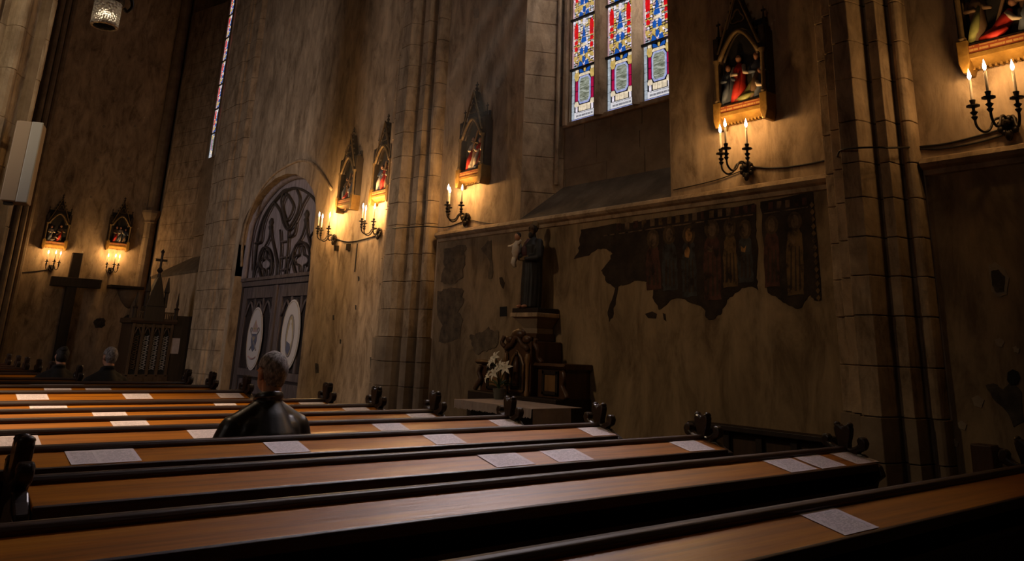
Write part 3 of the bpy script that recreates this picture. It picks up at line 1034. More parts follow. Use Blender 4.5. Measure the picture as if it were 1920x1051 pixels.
# ================================================================== FLAT THINGS ON THE WALL
def fr(x, y, d=0.0):
    return wx(1040 + x / 3.284, 320 + y / 3.284, XW - .022 - d)


def wallpoly(pts, d, th=.004):
    q = [fr(x, y, d) for x, y in pts]
    return MB().prism([(p.y, p.z) for p in q], XW - .022 - d, XW - .022 - d + th, 'x')


fres = thing('fresco', 'dark damaged medieval fresco of standing saints on the lower wall', 'fresco', fr(900, 800))
mainp = [(160, 362), (300, 338), (520, 312), (800, 268), (1040, 228), (1228, 200), (1240, 300), (1235, 400), (1252, 480), (1240, 660), (1252, 735), (1210, 712), (1150, 720), (1108, 750), (1060, 795), (1030, 850), (1020, 885),
         (960, 915), (932, 905), (918, 850), (862, 820), (800, 790), (720, 790), (690, 822), (640, 855), (602, 780), (607, 720), (572, 685), (510, 675), (440, 700), (390, 712), (375, 790), (362, 880), (335, 930), (325, 870),
         (350, 800), (372, 722), (322, 690), (300, 640), (285, 615), (330, 560), (355, 510), (320, 482), (262, 480), (212, 520), (118, 542), (150, 490), (150, 430)]
rng = random.Random(3)


def rough(pts, amp=7, k=3):
    out = []
    for i, a in enumerate(pts):
        b = pts[(i + 1) % len(pts)]
        out.append(a)
        for j in range(1, k):
            t = j / k
            out.append((a[0] + (b[0] - a[0]) * t + rng.uniform(-amp, amp), a[1] + (b[1] - a[1]) * t + rng.uniform(-amp, amp)))
    return out


build('painted_plaster', wallpoly(rough(mainp), .001), 'fresco_ground', fres)
rightp = [(1266, 190), (1590, 128), (1615, 430), (1642, 795), (1597, 797), (1575, 762), (1535, 805), (1520, 840), (1482, 848), (1420, 815), (1380, 790), (1312, 750), (1300, 640), (1282, 420), (1277, 300)]
build('painted_plaster', wallpoly(rough(rightp, 5), .001), 'fresco_ground', fres)
for q in ([(556, 880), (600, 865), (628, 880), (622, 908), (575, 905)], [(665, 875), (680, 880), (686, 925), (672, 915)]):
    build('fragment', wallpoly(q, .001), 'fresco_ground', fres)
saints = [(605, 372, 735, 62, 'fresco_red'), (705, 345, 740, 64, 'fresco_blue'), (825, 345, 780, 62, 'fresco_blue'), (968, 312, 800, 74, 'fresco_red'), (1078, 305, 720, 60, 'fresco_ochre'), (1172, 312, 690, 64, 'fresco_blue'),
          (1335, 285, 720, 66, 'fresco_red'), (1478, 262, 770, 72, 'fresco_ochre')]
for k, (x, y0, y1, w_, mt_) in enumerate(saints):
    sl = 10
    body = [(x - w_ * .35, y0 + 95), (x - w_ * .6, y0 + 130), (x - w_ * .72, y0 + 230), (x - w_ * .6, y1 - 60), (x - w_ * .62, y1), (x + w_ * .66 + sl, y1 - 10), (x + w_ * .62 + sl, y1 - 110), (x + w_ * .74, y0 + 220), (x + w_ * .6, y0 + 120), (x + w_ * .35, y0 + 92)]
    fg = build('painted_saint', wallpoly(rough(body, 5), .0022, .003), mt_, fres)
    halo = [(x + w_ * .62 * math.cos(a), y0 + 48 + 60 * math.sin(a)) for a in [i * PI / 9 for i in range(18)]]
    build('halo', wallpoly(rough(halo, 3, 2), .0024, .003), 'fresco_halo', fg)
    head_ = [(x + w_ * .33 * math.cos(a), y0 + 50 + 42 * math.sin(a)) for a in [i * PI / 7 for i in range(14)]]
    build('face', wallpoly(head_, .0034, .003), 'fresco_bright' if k == 2 else 'fresco_skin', fg)
    if k in (2, 3, 5, 7):
        build('hands', wallpoly([(x - 26, y0 + 150), (x - 5, y0 + 110 if k == 2 else y0 + 165), (x + 8, y0 + 145), (x, y0 + 190), (x - 24, y0 + 185)], .0034, .003), 'fresco_bright' if k in (2, 5) else 'fresco_skin', fg)
    for s in (-.3, .05, .38):
        build('fold', wallpoly([(x + w_ * s - 3, y0 + 200), (x + w_ * s + 3, y0 + 200), (x + w_ * s * 1.15 + 9, y1 - 30 - 40 * abs(s)), (x + w_ * s * 1.15 - 4, y1 - 30)], .003, .003), 'fresco_fold', fg)
ytop = lambda x: 338 + (160 - 338) * (x - 300) / (1590 - 300)
for k, x in enumerate(range(380, 1560, 52)):
    if 1215 < x < 1280:
        continue
    build('border_block', wallpoly([(x, ytop(x) - 2), (x + 27, ytop(x) - 6), (x + 27, ytop(x) + 40), (x, ytop(x) + 44)], .002, .004), rng.choice(['fresco_ochre', 'fresco_skin', 'fresco_red']), fres)
for a, b_ in ((300, 1222), (1275, 1560)):
    build('border_line', wallpoly([(a, ytop(a) + 58), (b_, ytop(b_) + 54), (b_, ytop(b_) + 62), (a, ytop(a) + 65)], .002, .004), 'fresco_skin', fres)
lat = MB()
for k in range(14):
    y = 190 + k * 44
    x = 1562 + (y - 130) * .072
    q = [fr(x + 18, y, .003), fr(x + 32, y + 20, .003), fr(x + 18, y + 40, .003), fr(x + 4, y + 20, .003)]
    lat.prism([(p.y, p.z) for p in q], XW - .028, XW - .024, 'x')
build('lattice_border', lat, 'fresco_ochre', fres)


def patch(label, pts, mat, d=0.0, X=XW - .024, amp=2.0, cat='patch', name='plaster_patch', th=.006):
    pts = rough(pts, amp, 3)
    if amp > 2.5:
        pts = rough(pts, .8, 2)
    q = [wx(x, y, X - d) for x, y in pts]
    o = build(name, MB().prism([(p.y, p.z) for p in q], X - d, X - d + th, 'x'), mat)
    return tag(o, label, cat)


patch('grey bare patch of broken plaster left of the retable', [(880, 630), (893, 624), (905, 622), (916, 612), (922, 618), (935, 622), (933, 645), (920, 655), (905, 657), (896, 665), (886, 655), (884, 640)], 'patch_mid', X=XW - .028, amp=2.6)
patch('tall faded dark patch on the wall right of the mid pier', [(820, 545), (838, 541), (866, 540), (870, 560), (858, 585), (868, 600), (862, 635), (835, 642), (822, 640), (830, 610), (820, 590)], 'patch_mid', amp=2.6)
patch('brown remnant of old plaster under the left end of the string course', [(832, 466), (872, 459), (872, 480), (868, 520), (845, 533), (826, 528), (834, 500)], 'patch_mid', amp=2.6)
patch('narrow dark drip of plaster loss under the string course', [(914, 452), (921, 450), (924, 500), (922, 522), (915, 520), (918, 490), (902, 466)], 'patch_mid', amp=2.6)
patch('small dark leaf-shaped chip left of the statue', [(936, 520), (941, 519), (946, 530), (943, 541), (938, 532)], 'fresco_ground', amp=.5)
patch('small square black niche left of the statue plinth', [(937, 575), (950, 574), (950, 592), (937, 593)], 'black', amp=0, cat='niche', name='wall_niche')
patch('broken plaster with pale rim high on the far right wall', [(1853, 500), (1864, 490), (1880, 500), (1892, 520), (1888, 552), (1872, 556), (1858, 545)], 'patch_pale')
patch('dark core of the broken plaster high on the far right wall', [(1858, 508), (1872, 505), (1884, 518), (1882, 546), (1868, 548), (1860, 534)], 'patch_dark', d=.004, amp=1)
patch('large sooty area of lost plaster low on the far right wall', [(1848, 722), (1862, 718), (1880, 730), (1894, 715), (1915, 735), (1919, 790), (1900, 800), (1888, 772), (1860, 745)], 'patch_dark')
patch('round black hole in the sooty plaster on the far right wall', [(1889, 698), (1898, 692), (1908, 696), (1912, 708), (1906, 720), (1895, 722), (1888, 712)], 'black', d=.006, amp=.5, cat='hole', name='wall_hole')
for k, (x, y, s) in enumerate([(1874, 641, 9), (1905, 655, 7), (1833, 752, 12), (1804, 797, 9), (1790, 830, 8), (1776, 850, 8), (1760, 815, 5)]):
    patch(['pale chip of plaster above the round wall hole', 'pale chip of plaster right of and above the round hole', 'pale lengthwise flake left of the sooty plaster', 'pale flake low on the far right wall, upper of four',
           'pale flake low on the far right wall, above the lowest', 'lowest pale flake on the far right wall', 'small pale flake beside the right pier'][k],
          [(x - s, y - s * .5), (x, y - s), (x + s, y - s * .2), (x + s * .6, y + s), (x - s * .5, y + s * .7)], 'patch_pale', amp=1, cat='flake', name='plaster_flake')
for k, (x, y, s, l) in enumerate([(672, 522, 3, 'small dark hole in the plaster right of the door, uppermost'), (667, 576, 2.6, 'small dark hole in the plaster right of the door, middle'), (638, 640, 2.6, 'small dark hole in the plaster right of the door, lowest'),
                                 (625, 595, 3, 'short dark scratch in the plaster beside the door'), (697, 680, 7, 'long dark chip in the plaster beside the mid pier'), (594, 690, 6, 'dark chip in the plaster beside the door jamb')]):
    patch(l, [(x - s * .5, y - s * 1.6), (x + s * .5, y - s * 1.4), (x + s * .6, y + s * 1.4), (x - s * .4, y + s * 1.6)], 'patch_dark', X=XW - .003, amp=.6, cat='chip', name='plaster_chip')
for x, y, s, l in [(933, 157, 4, 'pale square flake on the wall right of the station beside the big window'), (893, 25, 5, 'pale square flake high on the wall between mid pier and big window'), (938, 6, 4, 'pale flake at the top edge left of the big window jamb')]:
    patch(l, [(x - s, y - s * 1.7), (x + s, y - s * 1.9), (x + s * .9, y + s * 1.5), (x - s * .9, y + s * 1.8)], 'patch_pale', X=XW - .004, amp=.6, cat='flake', name='plaster_flake')
for x, y, s, l in [(195, 237, 3, 'upper left of the pale dabs on the end wall'), (253, 236, 2.6, 'upper right of the pale dabs on the end wall'), (184, 300, 3, 'middle left of the pale dabs on the end wall'), (240, 297, 3, 'middle right of the pale dabs on the end wall'),
                   (171, 369, 2.6, 'lowest left of the pale dabs on the end wall, between the stations'), (272, 383, 2.6, 'lowest right of the pale dabs on the end wall, beside the right station')]:
    q = [wy(x + s * math.cos(a) * rng.uniform(.8, 1.2), y + s * 1.1 * math.sin(a) * rng.uniform(.8, 1.2), YE - .006) for a in [i * PI / 4 for i in range(8)]]
    o = build('plaster_flake', MB().prism([(p.x, p.z) for p in q], YE - .006, YE, 'y'), 'patch_pale')
    tag(o, l, 'flake')


# ================================================================== STATIONS OF THE CROSS
# local frame: x to the viewer's right, y into the wall (wall plane y = 0), z up from the station's lower edge
def robed(x, z, h, lean=0.0, rz=0.0, wid=1.0):
    m_ = MB()
    m_.tube([(x - lean * .2, -.055, z), (x, -.055, z + h * .42), (x + lean * .6, -.06, z + h * .68), (x + lean, -.06, z + h * .80)],
            [h * .15 * wid, h * .115 * wid, h * .125 * wid, h * .05], 8)
    return m_


def station(label, loc, rotz, fig, group, dark=False):
    t = thing('station_relief', label, 'relief', loc, rotz, group)
    A = dict(local=True)
    W = .30
    gm = 'gilt'
    d = .15
    # base: gilded sloping apron with dentils, red inscription band and corner brackets
    build('apron', MB().prism([(-d - .02, .09), (-d - .02, .13), (-.0, .13), (-.0, .03), (-d * .45, .03), (-d * .7, .05)], -W + .02, W - .02, 'x'), gm, t, **A)
    dm = MB()
    for i in range(13):
        x = -W + .05 + i * (2 * W - .1) / 12
        dm.box(x - .009, x + .009, -d * .55, -d * .2, .012, .045)
    build('dentils', dm, gm, t, kind='stuff', **A)
    q = build('inscription_band', MB().add([(-W + .03, -d - .012, .135), (W - .03, -d - .012, .135), (W - .03, -d - .012, .205), (-W + .03, -d - .012, .205), (-W + .03, 0, .135), (W - .03, 0, .135), (W - .03, 0, .205), (-W + .03, 0, .205)],
                                           [(0, 1, 2, 3), (4, 7, 6, 5), (0, 4, 5, 1), (3, 2, 6, 7), (0, 3, 7, 4), (1, 5, 6, 2)]), 'inscription_red', t, **A)
    uvl = q.data.uv_layers.new(name='UV')
    for lp in q.data.loops:
        co = q.data.vertices[lp.vertex_index].co
        uvl.data[lp.index].uv = ((co.x + W) / (2 * W), (co.z - .135) / .07)
    for s in (-1, 1):
        x = s * (W - .01)
        build('bracket', MB().prism([(x - .045, .26), (x + .045, .26), (x + .045, .06), (x + .02, -.03), (x - .02, -.03), (x - .045, .06)], -d - .03, 0, 'y'), gm, t, bevel=.008, **A)
        build('column', MB().lathe([(.030, .26), (.034, .28), (.022, .30), (.022, .70), (.034, .72), (.038, .75)], (x, -d + .0, 0), 10), 'gilt_aged', t, smooth='auto', **A)
        build('pinnacle', MB().box(x - .032, x + .032, -d - .0, -.02, .75, 1.02).lathe([(.038, 1.02), (.045, 1.05), (.02, 1.06), (.004, 1.26)], (x, -d * .55, 0), 4)
              .box(x - .025, x + .025, -d * .55 - .008, -d * .55 + .008, 1.2, 1.22), 'frame_dark', t, **A)
        build('side_board', MB().box(x - .012 + s * .03, x + .012 + s * .03, -d + .03, 0, .05, .98), 'frame_dark', t, **A)
    build('back_panel', MB().box(-W + .02, W - .02, -.03, 0, .2, 1.15), 'relief_back', t, **A)
    build('shelf', MB().box(-W + .03, W - .03, -d, 0, .2, .225), 'frame_dark', t, **A)
    # pointed arch and crocketed gable
    ap = [(-W + .05 + (2 * W - .1) * k / 12, -d + .0, .74 + .30 * (1 - abs(2 * k / 12 - 1) ** 1.7)) for k in range(13)]
    build('pointed_arch', MB().tube(ap, .026, 6), 'gilt_aged', t, smooth=True, **A)
    build('inner_arch', MB().tube([(p[0] * .86, -d + .04, p[2] * .985) for p in ap], .015, 6), 'frame_dark', t, smooth=True, **A)
    g = MB().prism([(-W + .03, .80), (-W * .55, 1.0), (0, 1.50), (W * .55, 1.0), (W - .03, .80), (W - .09, .83), (W * .45, 1.0), (W * .2, 1.06), (0, 1.085), (-W * .2, 1.06), (-W * .45, 1.0), (-W + .09, .83)], -d + .02, -.02, 'y')
    build('gable', g, 'frame_dark', t, **A)
    build('gable_rib', MB().tube([(-W + .04, -d, .82), (0, -d, 1.50), (W - .04, -d, .82)], .018, 5), 'gilt_aged' if not dark else 'frame_dark', t, **A)
    build('trefoil', MB().tube([(.075 * math.sin(a) * (1 + .25 * math.cos(3 * a)), -d + .01, 1.20 + .075 * math.cos(a) * (1 + .25 * math.cos(3 * a))) for a in [k * PI / 9 for k in range(19)]], .011, 5), 'gilt_aged', t, smooth=True, **A)
    cm = MB()
    for s in (-1, 1):
        for k in range(6):
            f = .12 + k * .14
            cm.ell((s * (W - .04) * (1 - f) + s * .022, -d + .02, .82 + .68 * f + .01), (.02, .018, .024), 6, 4)
    build('crockets', cm, 'frame_dark', t, kind='stuff', **A)
    build('finial', MB().lathe([(.028, 1.46), (.016, 1.52), (.032, 1.545), (.012, 1.58), (.008, 1.66)], (0, -d * .6, 0), 6).box(-.032, .032, -d * .6 - .008, -d * .6 + .008, 1.60, 1.622), 'frame_dark', t, **A)
    # relief figures
    for kind, x, z, h, mats, lean in fig:
        h *= 1.22
        if kind == 'stand':
            f = build('figure', robed(x, z, h, lean), mats[0], t, smooth=True, **A)
            build('head', MB().ell((x + lean * 1.1, -.07, z + h * .89), (h * .062, h * .068, h * .085), 8, 6), 'skin', f, smooth=True, local=True)
            build('hair', MB().ell((x + lean * 1.1, -.055, z + h * .92), (h * .07, h * .066, h * .075), 8, 6), 'hair_dark', f, smooth=True, local=True)
            build('arm', MB().tube([(x + lean - h * .1, -.07, z + h * .74), (x + lean - h * .13, -.10, z + h * .58), (x + lean + h * .02, -.13, z + h * .55)], [h * .045, h * .045, h * .03], 6), mats[1], f, smooth=True, local=True)
            build('arm', MB().tube([(x + lean + h * .1, -.07, z + h * .74), (x + lean + h * .15, -.10, z + h * .58), (x + lean + h * .24, -.12, z + h * .54)], [h * .045, h * .045, h * .03], 6), mats[1], f, smooth=True, local=True)
            build('mantle', MB().tube([(x - h * .10, -.09, z + .01), (x - h * .02, -.115, z + h * .3), (x + lean * .6 + h * .06, -.10, z + h * .62)], [h * .085, h * .075, h * .03], 7), mats[2], f, smooth=True, local=True)
        elif kind == 'kneel':
            f = build('figure', MB().tube([(x - h * .45, -.07, z + h * .12), (x - h * .12, -.075, z + h * .22), (x + h * .12, -.075, z + h * .50), (x + h * .22, -.075, z + h * .72)], [h * .13, h * .17, h * .17, h * .06], 8), mats[0], t, smooth=True, **A)
            build('head', MB().ell((x + h * .3, -.085, z + h * .86), (h * .10, h * .1, h * .12), 8, 6), 'skin', f, smooth=True, local=True)
            build('hair', MB().ell((x + h * .27, -.07, z + h * .9), (h * .11, h * .1, h * .105), 8, 6), 'hair_dark', f, smooth=True, local=True)
            build('arm', MB().tube([(x + h * .16, -.10, z + h * .62), (x + h * .32, -.13, z + h * .4), (x + h * .5, -.13, z + h * .35)], [h * .08, h * .07, h * .045], 6), mats[1], f, smooth=True, local=True)
            build('mantle', MB().tube([(x - h * .5, -.10, z + h * .08), (x - h * .1, -.13, z + h * .12), (x + h * .15, -.12, z + h * .22)], [h * .09, h * .12, h * .06], 7), mats[2], f, smooth=True, local=True)
        elif kind == 'cross':
            build('carried_cross', MB().tube([(x, -.09, z), (x + lean, -.11, z + h)], .016, 5).tube([(x + lean * .7 - .09, -.10, z + h * .72 + .03), (x + lean * .7 + .09, -.10, z + h * .72 - .03)], .014, 5), 'brown_cloth', t, **A)
    return t


RW, WT, BL, GR, BR = 'red_cloth', 'white_cloth', 'blue_cloth', 'green_cloth', 'brown_cloth'
Z0 = .225
figsets = [
    [('stand', -.14, Z0, .36, (BR, BR, BL), .02), ('kneel', -.02, Z0, .24, (RW, WT, RW), 0), ('stand', .14, Z0, .40, (BR, BR, BL), -.02), ('cross', -.12, Z0, .4, None, .2)],
    [('stand', -.12, Z0, .40, (BL, BL, WT), .01), ('stand', .03, Z0, .42, (RW, BR, RW), .0), ('stand', .16, Z0, .38, (BR, WT, BR), -.01), ('cross', -.05, Z0, .42, None, .14)],
    [('stand', -.06, Z0, .45, (WT, WT, RW), .02), ('stand', .10, Z0, .42, (RW, WT, WT), .03), ('kneel', .14, Z0, .2, (BR, BR, BL), 0), ('cross', -.14, Z0, .5, None, .25)],
    [('stand', -.05, Z0, .47, (RW, WT, RW), .0), ('kneel', .10, Z0, .29, (GR, WT, GR), .0), ('stand', .17, Z0, .45, (BL, BL, BR), .0), ('stand', -.19, Z0, .40, (BL, BL, BL), .0)],
    [('kneel', -.0, Z0, .28, (RW, WT, RW), 0), ('stand', -.18, Z0, .44, (BR, BR, GR), 0), ('stand', .2, Z0, .42, (BR, BR, BL), 0), ('cross', -.08, Z0, .45, None, .2)],
    [('stand', -.15, Z0, .38, (WT, WT, BL), 0), ('stand', .1, Z0, .42, (BR, BR, RW), 0), ('kneel', -.05, Z0, .2, (BR, WT, WT), 0)],
    [('stand', -.09, Z0, .42, (BR, BR, RW), 0), ('stand', .02, Z0, .42, (WT, WT, BL), 0), ('stand', .17, Z0, .38, (BL, BL, BR), 0)]]
stn = [('gilded station relief nearer the door, with a kneeling figure in red', 13.44, 3.90, 0), ('gilded station relief half hidden behind the mid pier', 12.13, 3.90, 1), ('gilded station relief on the pale wall between the mid pier and the big window', 9.42, 3.86, 2),
       ('gilded station relief right of the big window, red-robed figure standing over a green one', 4.58, 3.88, 3), ('gilded station relief cut by the upper right corner, figure crawling in red', 2.07, 3.88, 4)]
GS_ = 'gilded reliefs of the stations along the walls'
for lab, y, z, k in stn:
    station(lab, (XW, y, z - .02), -PI / 2, figsets[k], GS_)
station('small dark station relief on the end wall above the wooden cross, left of the pair', (4.22, YE, 3.78), 0, figsets[5], GS_)
station('small dark station relief on the end wall above the corbel, right of the pair', (5.93, YE, 3.93), 0, figsets[6], GS_)


# ================================================================== SCONCES
def sconce_proto():
    t = thing('candle_sconce', 'x', 'sconce', (0, 0, 0), 0, 'three-armed candle sconces on the walls')
    A = dict(local=True)
    pl = MB().lathe([(.005, -.0), (.05, .012), (.07, .02), (.06, .035), (.03, .05), (.03, .09), (.012, .11)], (0, 0, 0), 10)
    pl.v = [(x, -z, y) for x, y, z in pl.v]
    build('wall_plate', pl, 'iron', t, **A)
    lf = MB()
    for k in range(9):
        a = 2 * PI * k / 9
        lf.ell((.062 * math.cos(a), -.05, .062 * math.sin(a) - .02), (.028, .022, .03), 6, 4)
    lf.ell((0, -.06, -.10), (.03, .03, .05), 6, 5)
    build('leaf_rosette', lf, 'iron', t, smooth=True, **A)
    pos = [(-.17, -.25), (0, -.40), (.15, -.25)]
    for x, y in pos:
        L = math.hypot(x, y)
        ux, uy = x / L, y / L
        path = [(0, -.05, 0), (ux * L * .25, uy * L * .25, .05), (ux * L * .45, uy * L * .45, .03), (ux * L * .6, uy * L * .6, -.05), (ux * L * .8, uy * L * .8, -.075), (ux * L * .97, uy * L * .97, -.03), (x, y, .05)]
        build('arm', MB().tube(smoothline(path, 5), .011, 6), 'iron', t, smooth=True, **A)
        build('cup', MB().lathe([(.012, .02), (.026, .045), (.012, .06), (.03, .085), (.012, .10), (.014, .125), (.052, .135), (.052, .145), (.016, .155), (.020, .17), (.024, .19), (.014, .195)], (x, y, 0), 10), 'iron', t, smooth='auto', **A)
        c = build('candle', MB().lathe([(.0115, .19), (.0115, .365), (.008, .37)], (x, y, 0), 8), 'candle', t, smooth='auto', **A)
        build('flame', MB().lathe([(.004, .368), (.013, .385), (.016, .40), (.011, .425), (.004, .45), (.001, .465)], (x, y, 0), 8), 'flame', c, smooth=True, local=True)
    return t, pos


sc, SPOS = sconce_proto()
sconces = [('iron candle sconce next to the carved door, leftmost of the bright ones', (XW, 13.94, 3.40), -PI / 2, 1.7), ('iron candle sconce against the left side of the mid pier', (XW, 12.22, 3.37), -PI / 2, 2.0), ('iron candle sconce left of the statue above the end of the string course', (XW, 9.6, 3.36), -PI / 2, .62),
           ('iron candle sconce above the fresco, right of the big window', (XW, 4.61, 3.38), -PI / 2, .36), ('iron candle sconce at the upper right, nearest of all', (XW, 2.14, 3.37), -PI / 2, .28), ('far candle sconce on the end wall left of the wooden cross', (4.26, YE, 3.25), 0, .50), ('far candle sconce on the end wall above the corbel', (5.87, YE, 3.32), 0, .62)]
PL = 55.0
for k, (lab, loc, rz, pw) in enumerate(sconces):
    if k == 0:
        s = sc
        s.location = loc
        s.rotation_euler = (0, 0, rz)
        s['label'] = lab
    else:
        s = dup(sc, loc, rz, lab)
    R = Matrix.Rotation(rz, 4, 'Z')
    for x, y in SPOS:
        point('candle_light', Vector(loc) + R @ Vector((x, y, .44)), PL / 3 * pw, (1.0, 0.56, 0.20), .03)


# black electric cable strung between the sconces
def cable(label, pts, r=.009, name='cable', X=XW - .012):
    q = [wx(x, y, X) if X else None for x, y in pts]
    o = build(name, MB().tube(smoothline(q, 5), r, 5), 'cable', smooth=True)
    return tag(o, label, 'cable')


cable('black cable sagging between the two sconces left of the mid pier', [(632, 448), (655, 453), (690, 446), (712, 438)])
o = build('cable', MB().tube(smoothline([wx(714, 438, XW - .012), wx(727, 432, XW - .2), wx(737, 428, XW - .42), wx(780, 425, XW - .45), wx(800, 424, XW - .43), wx(812, 425, XW - .2), wx(840, 425, XW - .02), wx(876, 412, XW - .012)], 5), .009, 5), 'cable', smooth=True)
tag(o, 'black cable crossing the mid pier to the sconce beside it', 'cable')
cable('thin black cable from the sconce left of the statue along the wall to the window', [(880, 412), (930, 420), (985, 417)], .006)
cable('black cable running from the sconce above the fresco to the right pier', [(1408, 312), (1450, 315), (1500, 310), (1562, 298)])
cable('thin cable dropping from the sconce above the fresco leftwards to the ledge', [(1395, 318), (1340, 338), (1262, 356)], .006)
cable('slack black cable from the right pier up to the sconce at the upper right', [(1712, 276), (1770, 270), (1830, 256), (1885, 240)])
cable('lower black cable from the right pier to the sconce at the upper right', [(1712, 278), (1765, 279), (1830, 268), (1893, 250)])
o = build('cable', MB().tube(smoothline([wx(1562, 298, XW - .012), wx(1570, 293, XW - .3), wx(1580, 280, XW - .51), wx(1640, 276, XW - .51), wx(1668, 277, XW - .45), wx(1700, 276, XW - .2), wx(1714, 277, XW - .012)], 4), .009, 5), 'cable', smooth=True)
tag(o, 'black cable wrapped round the right pier', 'cable')
p = wy(44, 510, YE - .012)
o = build('cable', MB().tube(smoothline([wy(34, 511, YE - .012), wy(60, 509, YE - .012), wy(93, 505, YE - .012)], 4), .012, 5), 'cable', smooth=True)
tag(o, 'black cable running left from the far sconce on the end wall', 'cable')
# small metal boxes and pipe under the first sconce
o = build('switch_box', MB().box(XW - .06, XW, 13.78, 13.86, 3.14, 3.24), 'iron')
tag(o, 'small metal switch box on the wall under the sconce by the door', 'box')
o = build('switch_box', MB().box(XW - .05, XW, 13.30, 13.40, 3.12, 3.24), 'iron')
tag(o, 'small metal box on the wall right under the red relief', 'box')
o = build('conduit', MB().tube([(XW - .02, 13.02, 3.22), (XW - .02, 13.02, 2.7)], .014, 6), 'cable')
tag(o, 'short vertical conduit on the wall between the two sconces left of the mid pier', 'pipe')

# ================================================================== END WALL
t = thing('wooden_cross', 'tall dark wooden cross leaning on the end wall between the two far sconces', 'cross', wy(118, 650, YE - .15))
p0, p1 = wy(152, 475, YE - .1), wy(112, 700, YE - .3)
q = (p1 - p0)
xc = p0.x - .1
build('upright', MB().box(xc - .14, xc + .14, YE - .22, YE - .08, .0, p0.z), 'dark_wood', t, bevel=.015)
a, b_ = wy(95, 525, YE - .15), wy(190, 526, YE - .15)
build('crossbeam', MB().box(a.x, b_.x, YE - .25, YE - .06, a.z - .15, a.z + .12), 'dark_wood', t, bevel=.015)
a, b_ = wy(204, 536, YE - .2), wy(268, 536, YE - .2)
t = thing('wall_corbel', 'half-round stone corbel with a flat shelf on the end wall', 'corbel', ((a.x + b_.x) / 2, YE, a.z))
build('shelf', MB().box(a.x, b_.x, YE - .42, YE, a.z - .04, a.z + .04), 'dark_wood', t, bevel=.01)
mb = MB().lathe([(.02, -.62), (.10, -.58), (.26, -.40), (.38, -.18), (.42, -.04)], ((a.x + b_.x) / 2 + .22, YE - .0, a.z), 14, 1, .75)
build('bowl', mb, 'ashlar_dark', t, smooth=True)
for k, (x, y) in enumerate([(187, 605), (238, 600)]):
    p = wy(x, y, YE - .006)
    o = build('plaster_patch', MB().prism([(p.x + .22 * math.cos(a) * rnd(.6, 1), p.z + .18 * math.sin(a) * rnd(.6, 1)) for a in [i * PI / 6 for i in range(12)]], YE - .012, YE, 'y'), 'patch_dark')
    tag(o, ['dark worn patch on the end wall under the corbel, left one', 'dark worn patch on the end wall under the corbel, right one'][k], 'patch')

# loudspeaker column on the nave pier
c = wy(48, 305, 12.75)
t = thing('loudspeaker', 'pale column loudspeaker mounted on the lit nave pier', 'speaker', c, math.radians(-18))
A = dict(local=True)
build('case', MB().box(-.17, .13, -.11, .22, -.58, .58), 'speaker_side', t, bevel=.012, **A)
build('grille', MB().box(-.0, .145, -.135, -.10, -.58, .58), 'speaker_front', t, bevel=.012, **A)
build('grille_edge', MB().box(-.19, -.0, -.125, -.10, -.57, .57), 'speaker_side', t, bevel=.01, **A)
build('bracket', MB().box(-.06, .0, .2, .5, -.3, -.22).box(-.06, 0, .2, .5, .22, .3), 'iron', t, **A)
build('lower_bracket', MB().box(-.15, -.04, -.08, .0, -.62, -.58), 'iron', t, **A)

# hanging glass lamp
c = wy(195, 50, 9.0)
t = thing('hanging_lamp', 'cut-glass cylinder lamp hanging at the top left, lit from within', 'lamp', c)
A = dict(local=True)
build('glass_shade', MB().lathe([(.02, .0), (.11, .0), (.135, .02), (.14, .06), (.14, .30), (.13, .32)], (0, 0, 0), 24), 'lamp_glass', t, smooth='auto', **A)
build('glass_ring', MB().lathe([(.125, .0), (.143, .005), (.143, .03), (.13, .035)], (0, 0, .0), 24), 'lamp_glass', t, **A)
build('metal_crown', MB().lathe([(.15, .28), (.16, .30), (.155, .36), (.10, .40), (.03, .43), (.03, .5)], (0, 0, 0), 20), 'iron', t, smooth='auto', **A)
build('scroll', MB().tube(smoothline([(.10, 0, .45), (.2, 0, .42), (.24, 0, .32), (.20, 0, .24), (.16, 0, .27)], 5), .02, 6), 'iron', t, smooth=True, **A)
build('scroll', MB().tube(smoothline([(-.10, 0, .45), (-.2, 0, .46), (-.24, 0, .40), (-.20, 0, .34), (-.16, 0, .36)], 5), .02, 6), 'iron', t, smooth=True, **A)
build('chain', MB().tube([(0, 0, .45), (0, 0, ZT - c.z)], .012, 6), 'iron', t, **A)
build('bulb', MB().ell((0, 0, .1), (.03, .03, .045), 10, 8), 'candle', t, smooth=True, **A)
point('hanging_lamp_light', c + Vector((0, 0, .12)), 0.7, (1, .8, .55), .05)

# ================================================================== CONFESSIONAL
YC = 21.3
L_, R_ = wy(246, 690, YC).x, wy(322, 640, YC).x
RR = wy(356, 600, YC).x
RR = min(RR, 6.95)
zc = wy(262, 605, YC).z
t = thing('confessional', 'dark carved gothic confessional with latticed doors beside the end wall', 'confessional', ((L_ + R_) / 2, YC, 0))
Dp = 1.0
xl, xr = 5.42, 6.42
XS = 6.96
ztop = zc
build('body', MB().box(xl, xr, YC + .06, YC + Dp, .1, ztop), 'cabinet_wood', t)
build('plinth', MB().box(xl - .04, xr + .03, YC - .03, YC + Dp, 0, .5), 'cabinet_wood', t, bevel=.02)
build('cornice', MB().prism([(YC - .06, ztop), (YC - .10, ztop + .06), (YC - .06, ztop + .12), (YC + Dp, ztop + .12), (YC + Dp, ztop)], xl - .06, xr + .04, 'x'), 'cabinet_wood', t)
sd = build('side_wing', MB().box(xr + .01, XS, YC - .0, YC + .6, 0, ztop + .22), 'dark_wood', t, bevel=.01)
pw = wy(327, 648, YC - .01)
nt_ = thing('notice', 'white notice pinned to the dark side panel of the confessional', 'notice', (pw.x, YC - .006, pw.z))
